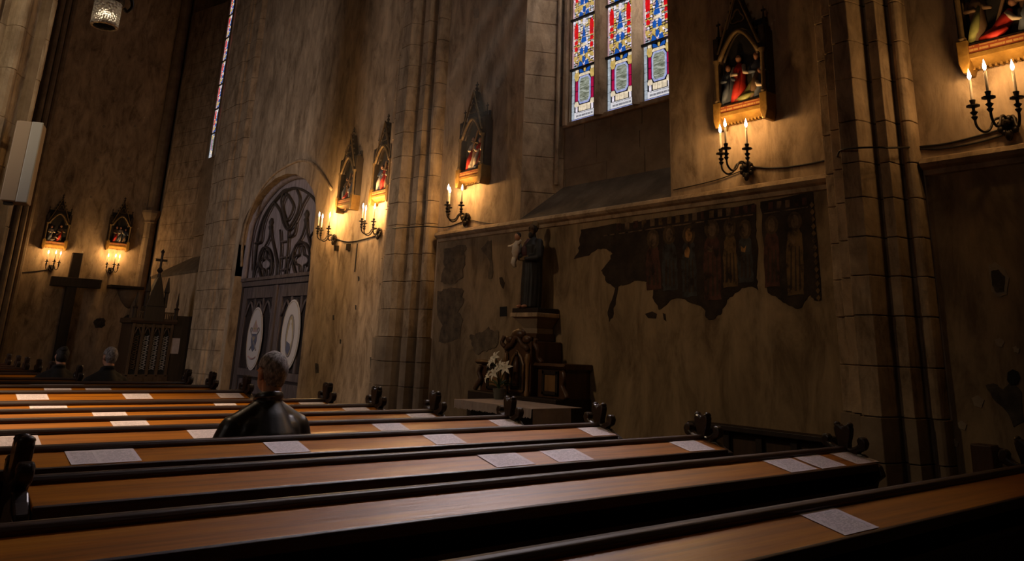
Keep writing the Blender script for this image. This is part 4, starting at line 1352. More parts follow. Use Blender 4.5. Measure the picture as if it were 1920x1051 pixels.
build('sheet', MB().box(-.12, .12, -.003, .003, -.19, .19), 'linen', nt_, local=True)
for k in range(5):
    x = xl + .04 + (xr - xl - .08) * k / 4
    build('post', MB().box(x - .035, x + .035, YC - .03, YC + .07, .45, ztop), 'cabinet_wood', t, bevel=.008)
for k in range(4):
    x0, x1 = xl + .04 + (xr - xl - .08) * k / 4 + .035, xl + .04 + (xr - xl - .08) * (k + 1) / 4 - .035
    build('panel_back', MB().box(x0, x1, YC + .05, YC + .07, .5, ztop - .02), 'black', t)
    lm = MB()
    for j in range(7):
        z = .6 + j * (ztop - .9) / 7
        h = (ztop - .9) / 7
        xm = (x0 + x1) / 2
        lm.tube(smoothline([(x0, YC + .03, z), (xm + .02, YC + .03, z + h * .35), (x1 - .015, YC + .03, z + h * .5), (xm + .02, YC + .03, z + h * .65), (x0, YC + .03, z + h)], 3), .014, 4)
        lm.tube(smoothline([(x1, YC + .03, z), (xm - .02, YC + .03, z + h * .35), (x0 + .015, YC + .03, z + h * .5), (xm - .02, YC + .03, z + h * .65), (x1, YC + .03, z + h)], 3), .014, 4)
    build('lattice', lm, 'poster_grey' if k else 'cabinet_wood', t, smooth=True)
    build('pointed_arch', MB().tube([(x0 + (x1 - x0) * i / 8, YC + .0, ztop - .3 + .2 * (1 - abs(2 * i / 8 - 1) ** 1.6)) for i in range(9)], .022, 5), 'cabinet_wood', t, smooth=True)
    build('head_board', MB().box(x0, x1, YC - .0, YC + .04, ztop - .1, ztop), 'cabinet_wood', t)
    build('lower_panel', MB().box(x0 + .02, x1 - .02, YC - .045, YC - .02, .12, .42), 'cabinet_wood', t, bevel=.008)
cr = MB()
for k in range(20):
    x = xl + (xr - xl) * (k + .5) / 20
    cr.box(x - .014, x + .014, YC - .03, YC + .0, ztop + .12, ztop + .27)
cr.box(xl, xr, YC - .04, YC + .02, ztop + .26, ztop + .29)
build('cresting', cr, 'cabinet_wood', t, kind='stuff')
for x in (xl, xr):
    build('pinnacle', MB().lathe([(.045, ztop + .1), (.05, ztop + .35), (.07, ztop + .38), (.025, ztop + .42), (.035, ztop + .5), (.008, ztop + .78)], (x, YC - .02, 0), 6), 'dark_wood', t)
xm = (xl + xr) / 2 - .02
build('gable_tower', MB().box(xm - .26, xm + .22, YC - .1, YC + .3, ztop + .05, ztop + .42).prism([(xm - .24, ztop + .42), (xm + .20, ztop + .42), (xm + .12, ztop + .8), (xm + .02, ztop + 1.15), (xm - .06, ztop + 1.15), (xm - .16, ztop + .8)], YC - .06, YC + .2, 'y'), 'dark_wood', t, bevel=.01)
for x in (xm - .24, xm + .22):
    build('pinnacle', MB().lathe([(.05, ztop + .4), (.05, ztop + .75), (.07, ztop + .78), (.012, ztop + 1.15)], (x, YC, 0), 6), 'dark_wood', t)
build('cross_finial', MB().lathe([(.06, ztop + 1.1), (.03, ztop + 1.25), (.08, ztop + 1.32), (.03, ztop + 1.4), (.03, ztop + 1.75), (.05, ztop + 1.8), (.01, ztop + 1.86)], (xm - .02, YC + .05, 0), 8).box(xm - .16, xm + .12, YC + .03, YC + .07, ztop + 1.55, ztop + 1.61), 'dark_wood', t)

# ================================================================== ALTAR TABLE, RETABLE, STATUE
ZTb = .86
ca, cb, cc = wz(998, 766, ZTb), wz(824, 748, ZTb), wz(1058, 763, ZTb)
tx, ty0, ty1 = ca.x, ca.y, cb.y
t = thing('altar_table', 'low side altar table behind the pew ends', 'table', ((tx + 6.5) / 2, (ty0 + ty1) / 2, 0))
TX1 = 6.37
build('table_top', MB().box(tx + .02, TX1, ty0 + .02, ty1 - .02, ZTb - .06, ZTb - .006), 'dark_wood', t, bevel=.008)
build('table_body', MB().box(tx + .15, TX1 - .05, ty0 + .12, ty1 - .12, 0, ZTb - .06), 'dark_wood', t)
cl = MB().box(tx - .005, TX1, ty0 - .005, ty1 + .005, ZTb - .006, ZTb)
# lace fall on the long front, plain fall on the short side
n = 60
vs_, fs_ = [], []
for i in range(n + 1):
    y = ty0 + (ty1 - ty0) * i / n
    o_ = .006 * math.sin(i * 1.9)
    vs_ += [(tx - .008 + o_, y, ZTb), (tx - .012 + o_ * 1.5, y, ZTb - .06), (tx - .014 + o_ * 2, y, ZTb - .085 - (.014 if i % 2 else 0))]
for i in range(n):
    fs_ += [(3 * i, 3 * i + 1, 3 * i + 4, 3 * i + 3), (3 * i + 1, 3 * i + 2, 3 * i + 5, 3 * i + 4)]
cl.add(vs_, fs_)
ncl = 20
vs_, fs_ = [], []
for i in range(ncl + 1):
    x = tx + (min(cc.x, TX1) - tx) * i / ncl
    o_ = .006 * math.sin(i * .9)
    vs_ += [(x, ty0 - .008 + o_, ZTb), (x, ty0 - .016 + o_, ZTb - .3), (x, ty0 - .02 + o_ * 2, ZTb - .55)]
for i in range(ncl):
    fs_ += [(3 * i, 3 * i + 1, 3 * i + 4, 3 * i + 3), (3 * i + 1, 3 * i + 2, 3 * i + 5, 3 * i + 4)]
cl.add(vs_, fs_)
o = build('altar_cloth', cl, 'linen', smooth='auto')
tag(o, 'pale altar cloth with a lace edge hanging over the side altar', 'cloth')

RX = 6.46
t = thing('retable', 'carved dark wooden retable with an arched centre and two wings', 'retable', (6.7, 7.7, 0))
yc0, yc1 = 7.42, 7.90                  # centre, from its near edge to its far edge
yw0, yw1 = 6.92, 8.56                  # ends of the wings
zb, zw, zcn = .86, 1.30, 1.55
build('base', MB().box(RX - .06, XW - .02, yw0 - .02, yw1 + .03, 0, zb + .05), 'dark_wood', t, bevel=.012)
for (a, b_, nm) in ((yw0, yc0, 0), (yc1, yw1, 1)):
    wg = build('wing', MB().box(RX + .12, XW - .03, a, b_, zb + .04, zw - .04), 'retable_wood', t, bevel=.01)
    build('wing_cornice', MB().prism([(RX + .06, zw), (RX + .04, zw - .03), (RX + .09, zw - .06), (XW - .03, zw - .06), (XW - .03, zw)], a - .04, b_ + .04, 'y'), 'retable_wood', wg)
    f0, f1 = (a + .12, b_ - .1) if nm == 0 else (a + .1, b_ - .16)
    for (p0_, p1_, q0, q1) in ((f0, f1, zw - .13, zw - .08), (f0, f1, zb + .08, zb + .12), (f0, f0 + .04, zb + .08, zw - .08), (f1 - .04, f1, zb + .08, zw - .08)):
        build('panel_moulding', MB().box(RX + .09, RX + .125, p0_, p1_, q0, q1), 'dark_wood', wg, bevel=.008)
    build('panel', MB().box(RX + .105, RX + .125, f0 + .04, f1 - .04, zb + .12, zw - .13), 'retable_panel', wg, bevel=.006)
    ye = a if nm == 0 else b_
    s = -1 if nm == 0 else 1
    build('carved_scroll', MB().tube(smoothline([(RX + .1, ye - s * .03, zw - .08), (RX + .09, ye + s * .0, zw - .16), (RX + .1, ye - s * .04, zw - .25), (RX + .09, ye + s * .03, zw - .33), (RX + .08, ye + s * .06, zb + .06)], 4), [.03] * 8 + [.036] * 9, 6), 'retable_wood', wg, smooth=True)
    yi = b_ if nm == 0 else a
    build('inner_scroll', MB().tube(smoothline([(RX + .1, yi + s * .1, zw), (RX + .08, yi + s * .05, zw + .06), (RX + .06, yi + s * .06, zw + .14), (RX + .05, yi + s * .015, zw + .22), (RX + .05, yi + s * .03, zw + .28)], 4), .03, 6), 'retable_wood', wg, smooth=True)
ct = build('centre', MB().box(RX, XW - .03, yc0, yc1, zb + .04, zcn), 'retable_wood', t, bevel=.01)
n = 12
apts = [(RX - .025, yc0 + .03 + (yc1 - yc0 - .06) * i / n, zcn - .14 + .16 * (math.sin(PI * i / n) ** .8) + .03 * math.cos(4 * PI * i / n)) for i in range(n + 1)]
build('ogee_hood', MB().tube(apts, .032, 6), 'retable_wood', ct, smooth=True)
build('crown_carving', MB().ell((RX - .0, (yc0 + yc1) / 2, zcn + .08), (.06, .13, .07), 10, 6).ell((RX, yc0 + .08, zcn + .02), (.05, .08, .05), 8, 6).ell((RX, yc1 - .08, zcn + .02), (.05, .08, .05), 8, 6).tube(smoothline([(RX - .03, yc1 - .02, zcn - .08), (RX - .03, yc1 + .05, zcn - .03), (RX - .02, yc1 + .02, zcn + .05)], 4), .028, 6), 'retable_wood', ct, smooth=True)
for y in (yc0 + .035, yc1 - .035):
    build('pilaster', MB().lathe([(.03, zb + .05), (.035, zb + .09), (.022, zb + .12), (.022, zcn - .28), (.034, zcn - .24), (.036, zcn - .2), (.025, zcn - .15)], (RX - .02, y, 0), 8), 'retable_panel', ct, smooth='auto')
np_ = [(yc0 + .12, zb + .1), (yc1 - .12, zb + .1), (yc1 - .12, zcn - .28), (yc1 - .16, zcn - .2), ((yc0 + yc1) / 2, zcn - .12), (yc0 + .16, zcn - .2), (yc0 + .12, zcn - .28)]
build('niche_panel', MB().prism(np_, RX - .006, RX + .01), 'dark_wood', ct)
build('niche_frame', MB().tube([(RX - .012, y, z) for y, z in np_ + np_[:1]], .018, 6), 'retable_panel', ct)
build('carved_saint', MB().tube([(RX - .015, (yc0 + yc1) / 2, zb + .16), (RX - .02, (yc0 + yc1) / 2, zb + .4), (RX - .02, (yc0 + yc1) / 2, zb + .5)], [.05, .045, .02], 7).ell((RX - .02, (yc0 + yc1) / 2, zb + .54), .03, 7, 5), 'retable_wood', ct, smooth=True)

# pedestal
pd = thing('statue_pedestal', 'tapering stone pedestal above the retable carrying the saint', 'pedestal', (6.7, 7.66, zcn))
k = 1.0
py0, py1, px0 = 7.57, 7.89, 6.67
build('pedestal_foot', MB().box(px0 - .02, XW - .03, py0 - .02, py1 + .02, zcn + .0, zcn + .10), 'retable_wood', pd, bevel=.012)
build('pedestal_block', MB().prism([(px0 + .03, py0 + .02), (XW - .03, py0 + .02), (XW - .03, py1 - .02), (px0 + .03, py1 - .02)], zcn + .10, zcn + .16, 'z').add(
    [(px0 + .04, py0 + .04, zcn + .16), (XW - .03, py0 + .04, zcn + .16), (XW - .03, py1 - .04, zcn + .16), (px0 + .04, py1 - .04, zcn + .16), (px0 - .06, py0 - .08, zcn + .30), (XW - .03, py0 - .08, zcn + .30), (XW - .03, py1 + .08, zcn + .30), (px0 - .06, py1 + .08, zcn + .30)],
    [(0, 1, 2, 3), (4, 5, 6, 7), (0, 1, 5, 4), (1, 2, 6, 5), (2, 3, 7, 6), (3, 0, 4, 7)]), 'ashlar_dark', pd)
build('pedestal_slab', MB().box(px0 - .09, XW - .03, py0 - .1, py1 + .1, zcn + .295, zcn + .35), 'ashlar', pd, bevel=.01)
build('pedestal_cap', MB().box(px0 - .07, XW - .03, py0 - .09, py1 + .09, zcn + .35, zcn + .41), 'dark_wood', pd, bevel=.01)
zs = zcn + .41
SX, SY = 6.74, 7.76
st = thing('saint_statue', 'dark robed saint statue holding a child in white, on the pedestal', 'statue', (SX, SY, zs), -PI / 2)
A = dict(local=True)
H_ = 1.13
mb = MB()
mb.tube([(0, 0, .0), (0, 0, .10), (.0, .0, .35), (.01, 0, .62), (.01, .0, .80), (.005, 0, .90)], [.125, .13, .135, .125, .145, .06], 14)
mb.cap((-.11, 0, .84), (-.17, -.07, .66), .055, .05).cap((-.17, -.07, .66), (-.06, -.14, .66), .05, .035)
mb.cap((.12, 0, .84), (.18, -.06, .64), .055, .055).cap((.18, -.06, .64), (.04, -.14, .62), .05, .035)
mb.cap((0, 0, .88), (0, -.005, .95), .042, .04)
for i in range(9):
    a = PI + PI * i / 8
    mb.tube([(.125 * math.cos(a), .125 * math.sin(a), .01), (.128 * math.cos(a + .1), .128 * math.sin(a + .1), .35), (.115 * math.cos(a), .115 * math.sin(a), .66)], [.026, .02, .014], 6)
mb.cap((-.14, .02, .8), (-.16, .03, .25), .05, .07)
rb = fuse(mb, .012, 'statue_robe', 'robe', st, 3)
build('tunic_hem', MB().lathe([(.105, .0), (.10, .03), (.09, .14), (.05, .22)], (-.05, -.05, 0), 12, .8, .9), 'statue_tunic', st, smooth=True, **A)
build('feet', MB().ell((-.06, -.15, .02), (.03, .055, .02), 8, 5).ell((.04, -.15, .02), (.03, .055, .02), 8, 5), 'skin', st, smooth=True, **A)
build('tunic', MB().tube([(-.02, -.10, .63), (-.02, -.105, .75), (-.01, -.06, .88)], [.055, .06, .035], 8), 'statue_tunic', st, smooth=True, **A)
build('gold_belt', MB().box(-.09, .08, -.155, -.10, .60, .66), 'gilt_aged', st, bevel=.012, **A)
hd = build('head', MB().ell((0, -.015, 1.02), (.052, .06, .073), 12, 10).ell((0, -.03, .97), (.04, .042, .045), 10, 6).ell((0, -.078, 1.005), (.009, .014, .016), 6, 4).ell((-.052, -.005, 1.01), (.01, .016, .02), 6, 4).ell((.052, -.005, 1.01), (.01, .016, .02), 6, 4), 'fresco_skin', st, smooth=True, **A)
build('beard', MB().ell((0, -.048, .945), (.036, .03, .05), 10, 6), 'hair_dark', hd, smooth=True, local=True)
build('hair', MB().ell((0, .005, 1.04), (.06, .062, .068), 10, 8), 'hair_dark', hd, smooth=True, local=True)
build('veil', MB().ell((0.01, .02, 1.07), (.05, .06, .07), 10, 8), 'gilt_aged', hd, smooth=True, local=True)
ch = build('child', MB().tube([(-.17, -.13, .62), (-.175, -.14, .72), (-.17, -.13, .82), (-.165, -.13, .87)], [.035, .065, .06, .028], 10).tube([(-.19, -.15, .64), (-.17, -.19, .58), (-.15, -.17, .52)], [.04, .035, .022], 8), 'white_cloth', st, smooth=True, **A)
build('child_head', MB().ell((-.165, -.135, .925), (.04, .042, .05), 10, 8), 'skin', ch, smooth=True, local=True)
build('child_hair', MB().ell((-.165, -.125, .94), (.043, .043, .045), 10, 8), 'hair_dark', ch, smooth=True, local=True)
build('child_arm', MB().tube([(-.2, -.13, .83), (-.27, -.15, .80), (-.33, -.15, .81)], [.026, .022, .014], 7), 'white_cloth', ch, smooth=True, local=True)
build('child_arm', MB().tube([(-.13, -.14, .83), (-.08, -.18, .82), (-.03, -.19, .86)], [.026, .022, .014], 7), 'white_cloth', ch, smooth=True, local=True)

# lilies in a pot
pv = wz(935, 748, ZTb)
vt = thing('lily_pot', 'pot of white lilies standing on the altar cloth', 'flowers', (pv.x, pv.y, ZTb))
build('pot', MB().lathe([(.055, 0), (.062, .02), (.075, .11), (.08, .12), (.07, .12)], (0, 0, .001), 14), 'pot', vt, smooth='auto', **A)
heads = [(-.02, .12, .42), (.0, -.02, .37), (-.03, -.16, .36), (-.02, .17, .25), (-.06, .0, .29), (-.02, .05, .47)]
for i, (x, y, z) in enumerate(heads):
    stem = build('stem', MB().tube(smoothline([(0, 0, .1), (x * .4, y * .4, .1 + (z - .1) * .6), (x, y, z)], 4), .006, 5), 'leaf', vt, smooth=True, **A)
    hd_ = Vector((-.75, y * 2, .35)).normalized()
    sdv = hd_.cross(Vector((0, 0, 1))).normalized()
    upv = sdv.cross(hd_)
    for k in range(6):
        a = k * PI / 3 + i * .4
        rdir = sdv * math.cos(a) + upv * math.sin(a)
        c0 = Vector((x, y, z))
        wd = hd_.cross(rdir) * .019
        p1, p2, p3 = c0 + hd_ * .035 + rdir * .03, c0 + hd_ * .04 + rdir * .065, c0 + hd_ * .02 + rdir * .10
        build('petal', MB().add([c0, p1 - wd, p1 + wd, p2 - wd * .9, p2 + wd * .9, p3, p1 + hd_ * -.008, p2 + hd_ * -.008], [(0, 1, 6), (0, 6, 2), (1, 3, 7, 6), (6, 7, 4, 2), (3, 5, 7), (7, 5, 4)]), 'petal', stem, local=True)
for i in range(16):
    a = rnd(0, 2 * PI)
    h = rnd(.1, .3)
    c0 = Vector((.03 * math.cos(a), .03 * math.sin(a), .1 + h * .3))
    d_ = Vector((math.cos(a), math.sin(a), rnd(.2, 1.0))).normalized()
    w_ = d_.cross(Vector((0, 0, 1))).normalized() * .016
    build('leaf', MB().add([c0, c0 + d_ * .07 + w_, c0 + d_ * .07 - w_, c0 + d_ * .16 - Vector((0, 0, .03))], [(0, 1, 3), (0, 3, 2)]), 'leaf', vt, **A)

# low panelled bench back along the wall under the fresco
t = thing('wall_bench', 'low dark panelled bench back along the wall under the fresco', 'bench', (6.9, 4.5, 0))
build('top_rail', MB().box(6.80, 6.975, 3.80, 5.35, .76, .81), 'dark_wood', t, bevel=.008)
build('seat', MB().box(6.45, 6.97, 3.80, 5.35, .42, .46), 'dark_wood', t, bevel=.008)
for i in range(5):
    y = 3.84 + 1.47 * i / 4
    build('stile', MB().box(6.88, 6.95, y - .035, y + .035, 0, .76), 'dark_wood', t, bevel=.006)
for i in range(4):
    y = 3.84 + 1.47 * i / 4
    build('panel', MB().box(6.93, 6.96, y + .035, y + 1.47 / 4 - .035, .46, .76), 'cabinet_wood', t)
    build('seat_leg', MB().box(6.47, 6.53, y + .1, y + .16, 0, .42), 'dark_wood', t)
p = wx(1845, 858, XW - .15)
o = build('stone_post', MB().prism([(XW - .2, p.y - .09), (XW - .03, p.y - .09), (XW - .03, p.y + .09), (XW - .2, p.y + .09)], 0, wx(1845, 832, XW - .1).z, 'z', .85), 'retable_wood', bevel=.01)
tag(o, 'short brown wooden post standing against the far right wall', 'post')

# ================================================================== PEWS
# (rail y, left end, right end, left board?, label)
ZR = .90
PEWS = [(1.90, -1.8, 5.95, 0, 'nearest pew, running out of the picture at lower right'), (2.93, -1.8, 5.22, 0, 'second nearest pew, its right end before the dark pier'), (3.82, .64, 4.93, 1, 'third nearest pew, with a carved end at the lower left'),
        (4.78, -1.8, 4.66, 0, 'fourth nearest pew, where the grey-haired man sits'), (5.56, -1.8, 4.43, 0, 'pew directly in front of the grey-haired man, fifth from the camera'), (6.25, -1.8, 4.26, 0, 'sixth pew from the camera, left of the altar table'),
        (6.95, -1.8, 4.12, 0, 'seventh pew from the camera, ending beside the mid pier'), (7.62, -1.8, 4.02, 0, 'eighth pew from the camera, last before the door passage'),
        (9.0, -1.2, 3.92, 0, 'first pew beyond the door passage'), (9.9, -1.2, 3.40, 0, 'second pew beyond the door passage'), (10.6, -1.2, 3.18, 0, 'pew of the far seated man, third beyond the door passage'),
        (11.4, -.2, 2.38, 0, 'pew of the far seated woman, fourth beyond the door passage')]
for i, (px, py, Y) in enumerate([(96, 689, 12.7), (72, 687, 13.5), (49, 685, 14.4), (32, 684, 15.2), (14, 683, 16.1)]):
    p = wy(px, py, Y)
    PEWS.append((Y, p.x - 1.6, p.x, 0, 'dark far pew showing only its carved end, %s of the row' % ['nearest', 'second', 'middle', 'fourth', 'farthest'][i]))
for k_, (px, py) in enumerate([(1928, 856), (1583, 818), (1318, 797), (1124, 777), (956, 768), (815, 759), (705, 749), (613, 743), (462, 722), (397, 719), (350, 718), (148, 698)]):
    PEWS[k_] = PEWS[k_][:2] + (wy(px, py, PEWS[k_][0]).x,) + PEWS[k_][3:]
GP = 'wooden pews facing the end wall'


def pew_end(parent, x, y, s):
    """end board with a poppyhead: upright lobe with two knops, a curled lobe on each side"""
    th = .055
    x0, x1 = x - th / 2, x + th / 2
    prof = [(-.24, 0), (.37, 0), (.37, .44), (.33, .50), (.20, .56), (.12, .66), (.10, .80), (.12, .86), (-.13, .86), (-.17, .83), (-.24, .80), (-.26, .74), (-.21, .70), (-.16, .55), (-.2, .3), (-.24, .1)]
    bd = build('end_board', MB().prism([(y + a, b_) for a, b_ in prof], x0, x1, 'x'), 'pew_end_wood', parent, bevel=.008)
    mb = MB()
    c = ZR - .03
    lobe = [(-.035, -.02), (.035, -.02), (.04, .05), (.055, .10), (.062, .145), (.045, .175), (.018, .165), (0, .15), (-.018, .165), (-.045, .175), (-.062, .145), (-.055, .10), (-.04, .05)]
    mb.prism([(y + a, c + b_) for a, b_ in lobe], x0 - .005, x1 + .005, 'x')
    build('poppyhead', mb, 'pew_end_wood', bd, bevel=.012)
    for sg in (-1, 1):
        lb = [(0.02, -.05), (.07, -.045), (.11, -.0), (.15, .02), (.165, .06), (.15, .095), (.115, .10), (.095, .075), (.105, .05), (.085, .035), (.05, .02), (.02, .03)]
        build('side_lobe', MB().prism([(y + sg * a, c + b_) for a, b_ in lb], x0 - .003, x1 + .003, 'x'), 'pew_end_wood', bd, bevel=.012)
    for a, b_ in ((-.045, .165), (.045, .165), (-.14, .075), (.14, .075)):
        build('knop', MB().ell((x, y + a, c + b_), (.034, .02, .02), 8, 6), 'pew_end_wood', bd, smooth=True)
    build('foot_block', MB().box(x0 - .02, x1 + .02, y - .25, y + .385, 0, .10), 'pew_end_wood', bd, bevel=.01)


for (y, xl_, xr_, lb, lab) in PEWS:
    t = thing('pew', lab, 'pew', ((xl_ + xr_) / 2, y, 0), 0, GP)
    a, b_ = xl_ + .03, xr_ - .03
    far = y > 12
    build('top_rail', MB().prism([(y - .022, ZR - .05), (y - .032, ZR - .02), (y - .022, ZR - .004), (y - .005, ZR), (y + .03, ZR - .004), (y + .04, ZR - .02), (y + .034, ZR - .05)], a, b_, 'x'), 'pew_dark', t, bevel=.004)
    build('book_rest', MB().prism([(y - .02, ZR - .033), (y - .225, ZR - .078), (y - .225, ZR - .10), (y - .02, ZR - .058)], a, b_, 'x'), 'pew_plank', t, bevel=.004)
    build('rest_edge', MB().prism([(y - .225, ZR - .076), (y - .238, ZR - .082), (y - .238, ZR - .128), (y - .225, ZR - .13)], a, b_, 'x'), 'pew_dark', t, bevel=.004)
    build('back_panel', MB().box(a, b_, y - .012, y + .022, .14, ZR - .05), 'pew_dark', t)
    if not far:
        build('book_shelf', MB().box(a, b_, y - .21, y - .012, ZR - .235, ZR - .215), 'pew_dark', t)
        build('seat', MB().prism([(y + .022, .43), (y + .35, .445), (y + .36, .465), (y + .35, .475), (y + .022, .46)], a, b_, 'x'), 'pew_plank', t)
        build('seat_support', MB().box(a, b_, y + .3, y + .33, .0, .435), 'pew_dark', t)
        build('kneeler', MB().box(a, b_, y - .25, y - .12, .16, .2), 'pew_dark', t, bevel=.006)
    pew_end(t, xr_, y, 1)
    if lb:
        pew_end(t, xl_, y, -1)
        build('worn_face', MB().prism([(y - .13, .84), (y - .17, .80), (y - .26, .78), (y - .29, .73), (y - .21, .70), (y - .15, .55), (y - .19, .3), (y - .22, .1), (y - .02, .1), (y + .02, .6), (y - .04, .8)], xl_ - .033, xl_ - .029, 'x'), 'pew_worn', t)

# finial of a further pew end reaching in at the right edge
# ------------------------------------------------------------------ sheets of paper on the book rests
pool = {}


def sheet(row, px, py, w_, dep, label, rot=0.0):
    y = PEWS[row][0]
    p = wz(px, py, ZR - .048)
    yc = y - .125
    p = wz(px, py, ZR - .055)
    x = p.x
    key = (w_, dep)
    if key not in pool:
        me = bpy.data.meshes.new('paper_sheet')
        h = .0012
        q = [(-w_ / 2, -dep / 2), (w_ / 2, -dep / 2), (w_ / 2, dep / 2), (-w_ / 2, dep / 2)]
        me.from_pydata([(a, b_, 0) for a, b_ in q] + [(a, b_, h) for a, b_ in q], [], [(3, 2, 1, 0), (4, 5, 6, 7), (0, 1, 5, 4), (1, 2, 6, 5), (2, 3, 7, 6), (3, 0, 4, 7)])
        uvl = me.uv_layers.new(name='UV')
        for lp in me.loops:
            co = me.vertices[lp.vertex_index].co
            uvl.data[lp.index].uv = (co.x / w_ + .5, co.y / dep + .5)
        me.materials.append(MATS['print_paper'])
        pool[key] = me
    o = link('paper_sheet', pool[key])
    sl = math.atan2(.045, .205)
    o.rotation_euler = (sl, 0, rot)
    o.location = (x, yc, ZR - .033 - .045 * (y - .02 - yc) / .205 + .0018)
    tag(o, label, 'paper', 'printed sheets on the book rests')
    return o


SH = [(0, 1572, 976, .27, .195, 'whole printed sheet on the nearest pew at lower right'), (0, 1930, 888, .27, .195, 'printed sheet cut by the right edge of the picture'),
      (1, 1468, 869, .30, .195, 'left sheet of the touching pair on the second nearest pew'), (1, 1518, 862, .30, .195, 'right sheet of the touching pair on the second nearest pew'), (1, 1583, 855, .28, .195, 'single sheet at the right end of the second nearest pew'),
      (2, 1275, 832, .28, .195, 'sheet at the right end of the third nearest pew'), (2, 948, 861, .29, .195, 'greyish sheet in the window glare on the third pew, left one'), (2, 1058, 852, .29, .195, 'greyish sheet in the window glare on the third pew, right one'),
      (3, 160, 851, .21, .19, 'left half of the open sheets near the carved pew end at left'), (3, 208, 849, .21, .19, 'right half of the open sheets near the carved pew end at left'), (3, 535, 837, .225, .19, 'sheet on the rest right behind the grey-haired man'), (3, 835, 823, .25, .19, 'sheet in the middle of the fourth pew, right of the man'),
      (3, 1103, 806, .26, .19, 'sheet at the right end of the fourth pew'), (4, 22, 822, .24, .18, 'sheet cut by the left edge of the picture'), (4, 384, 812, .22, .18, 'sheet half hidden by the left arm of the grey-haired man'), (4, 730, 800, .25, .18, 'sheet on the fifth pew right of the man'), (4, 938, 791, .25, .18, 'sheet at the right end of the fifth pew'),
      (5, 228, 790, .24, .18, 'lower of two overlapping sheets left of the man'), (6, 198, 776, .24, .18, 'upper of two overlapping sheets left of the man'), (5, 770, 777, .26, .18, 'sheet at the right end of the sixth pew'), (6, 664, 768, .26, .18, 'sheet at the right end of the seventh pew'),
      (7, 90, 766, .27, .18, 'sheet at the left on the eighth pew'), (7, 405, 757, .20, .18, 'sheet on the eighth pew just left of the man'), (7, 572, 756, .26, .18, 'sheet on the eighth pew just right of the man'),
      (8, 30, 731.5, .26, .18, 'far sheet on the first pew beyond the passage, left'), (8, 207, 729.5, .26, .18, 'far sheet on the first pew beyond the passage, middle'), (8, 373, 730, .26, .18, 'far sheet on the first pew beyond the passage, right'),
      (9, 71, 719.5, .26, .18, 'far sheet on the second pew beyond the passage, left'), (9, 141, 719.5, .26, .18, 'far sheet on the second pew beyond the passage, right'), (10, 53, 714.5, .28, .18, 'farthest sheet at left, third pew beyond the passage'), (10, 100, 714.5, .28, .18, 'farthest sheet at right, third pew beyond the passage')]
for row, px, py, w_, dep, lab in SH:
    sheet(row, px, py, w_, dep, lab, rnd(-.03, .03))

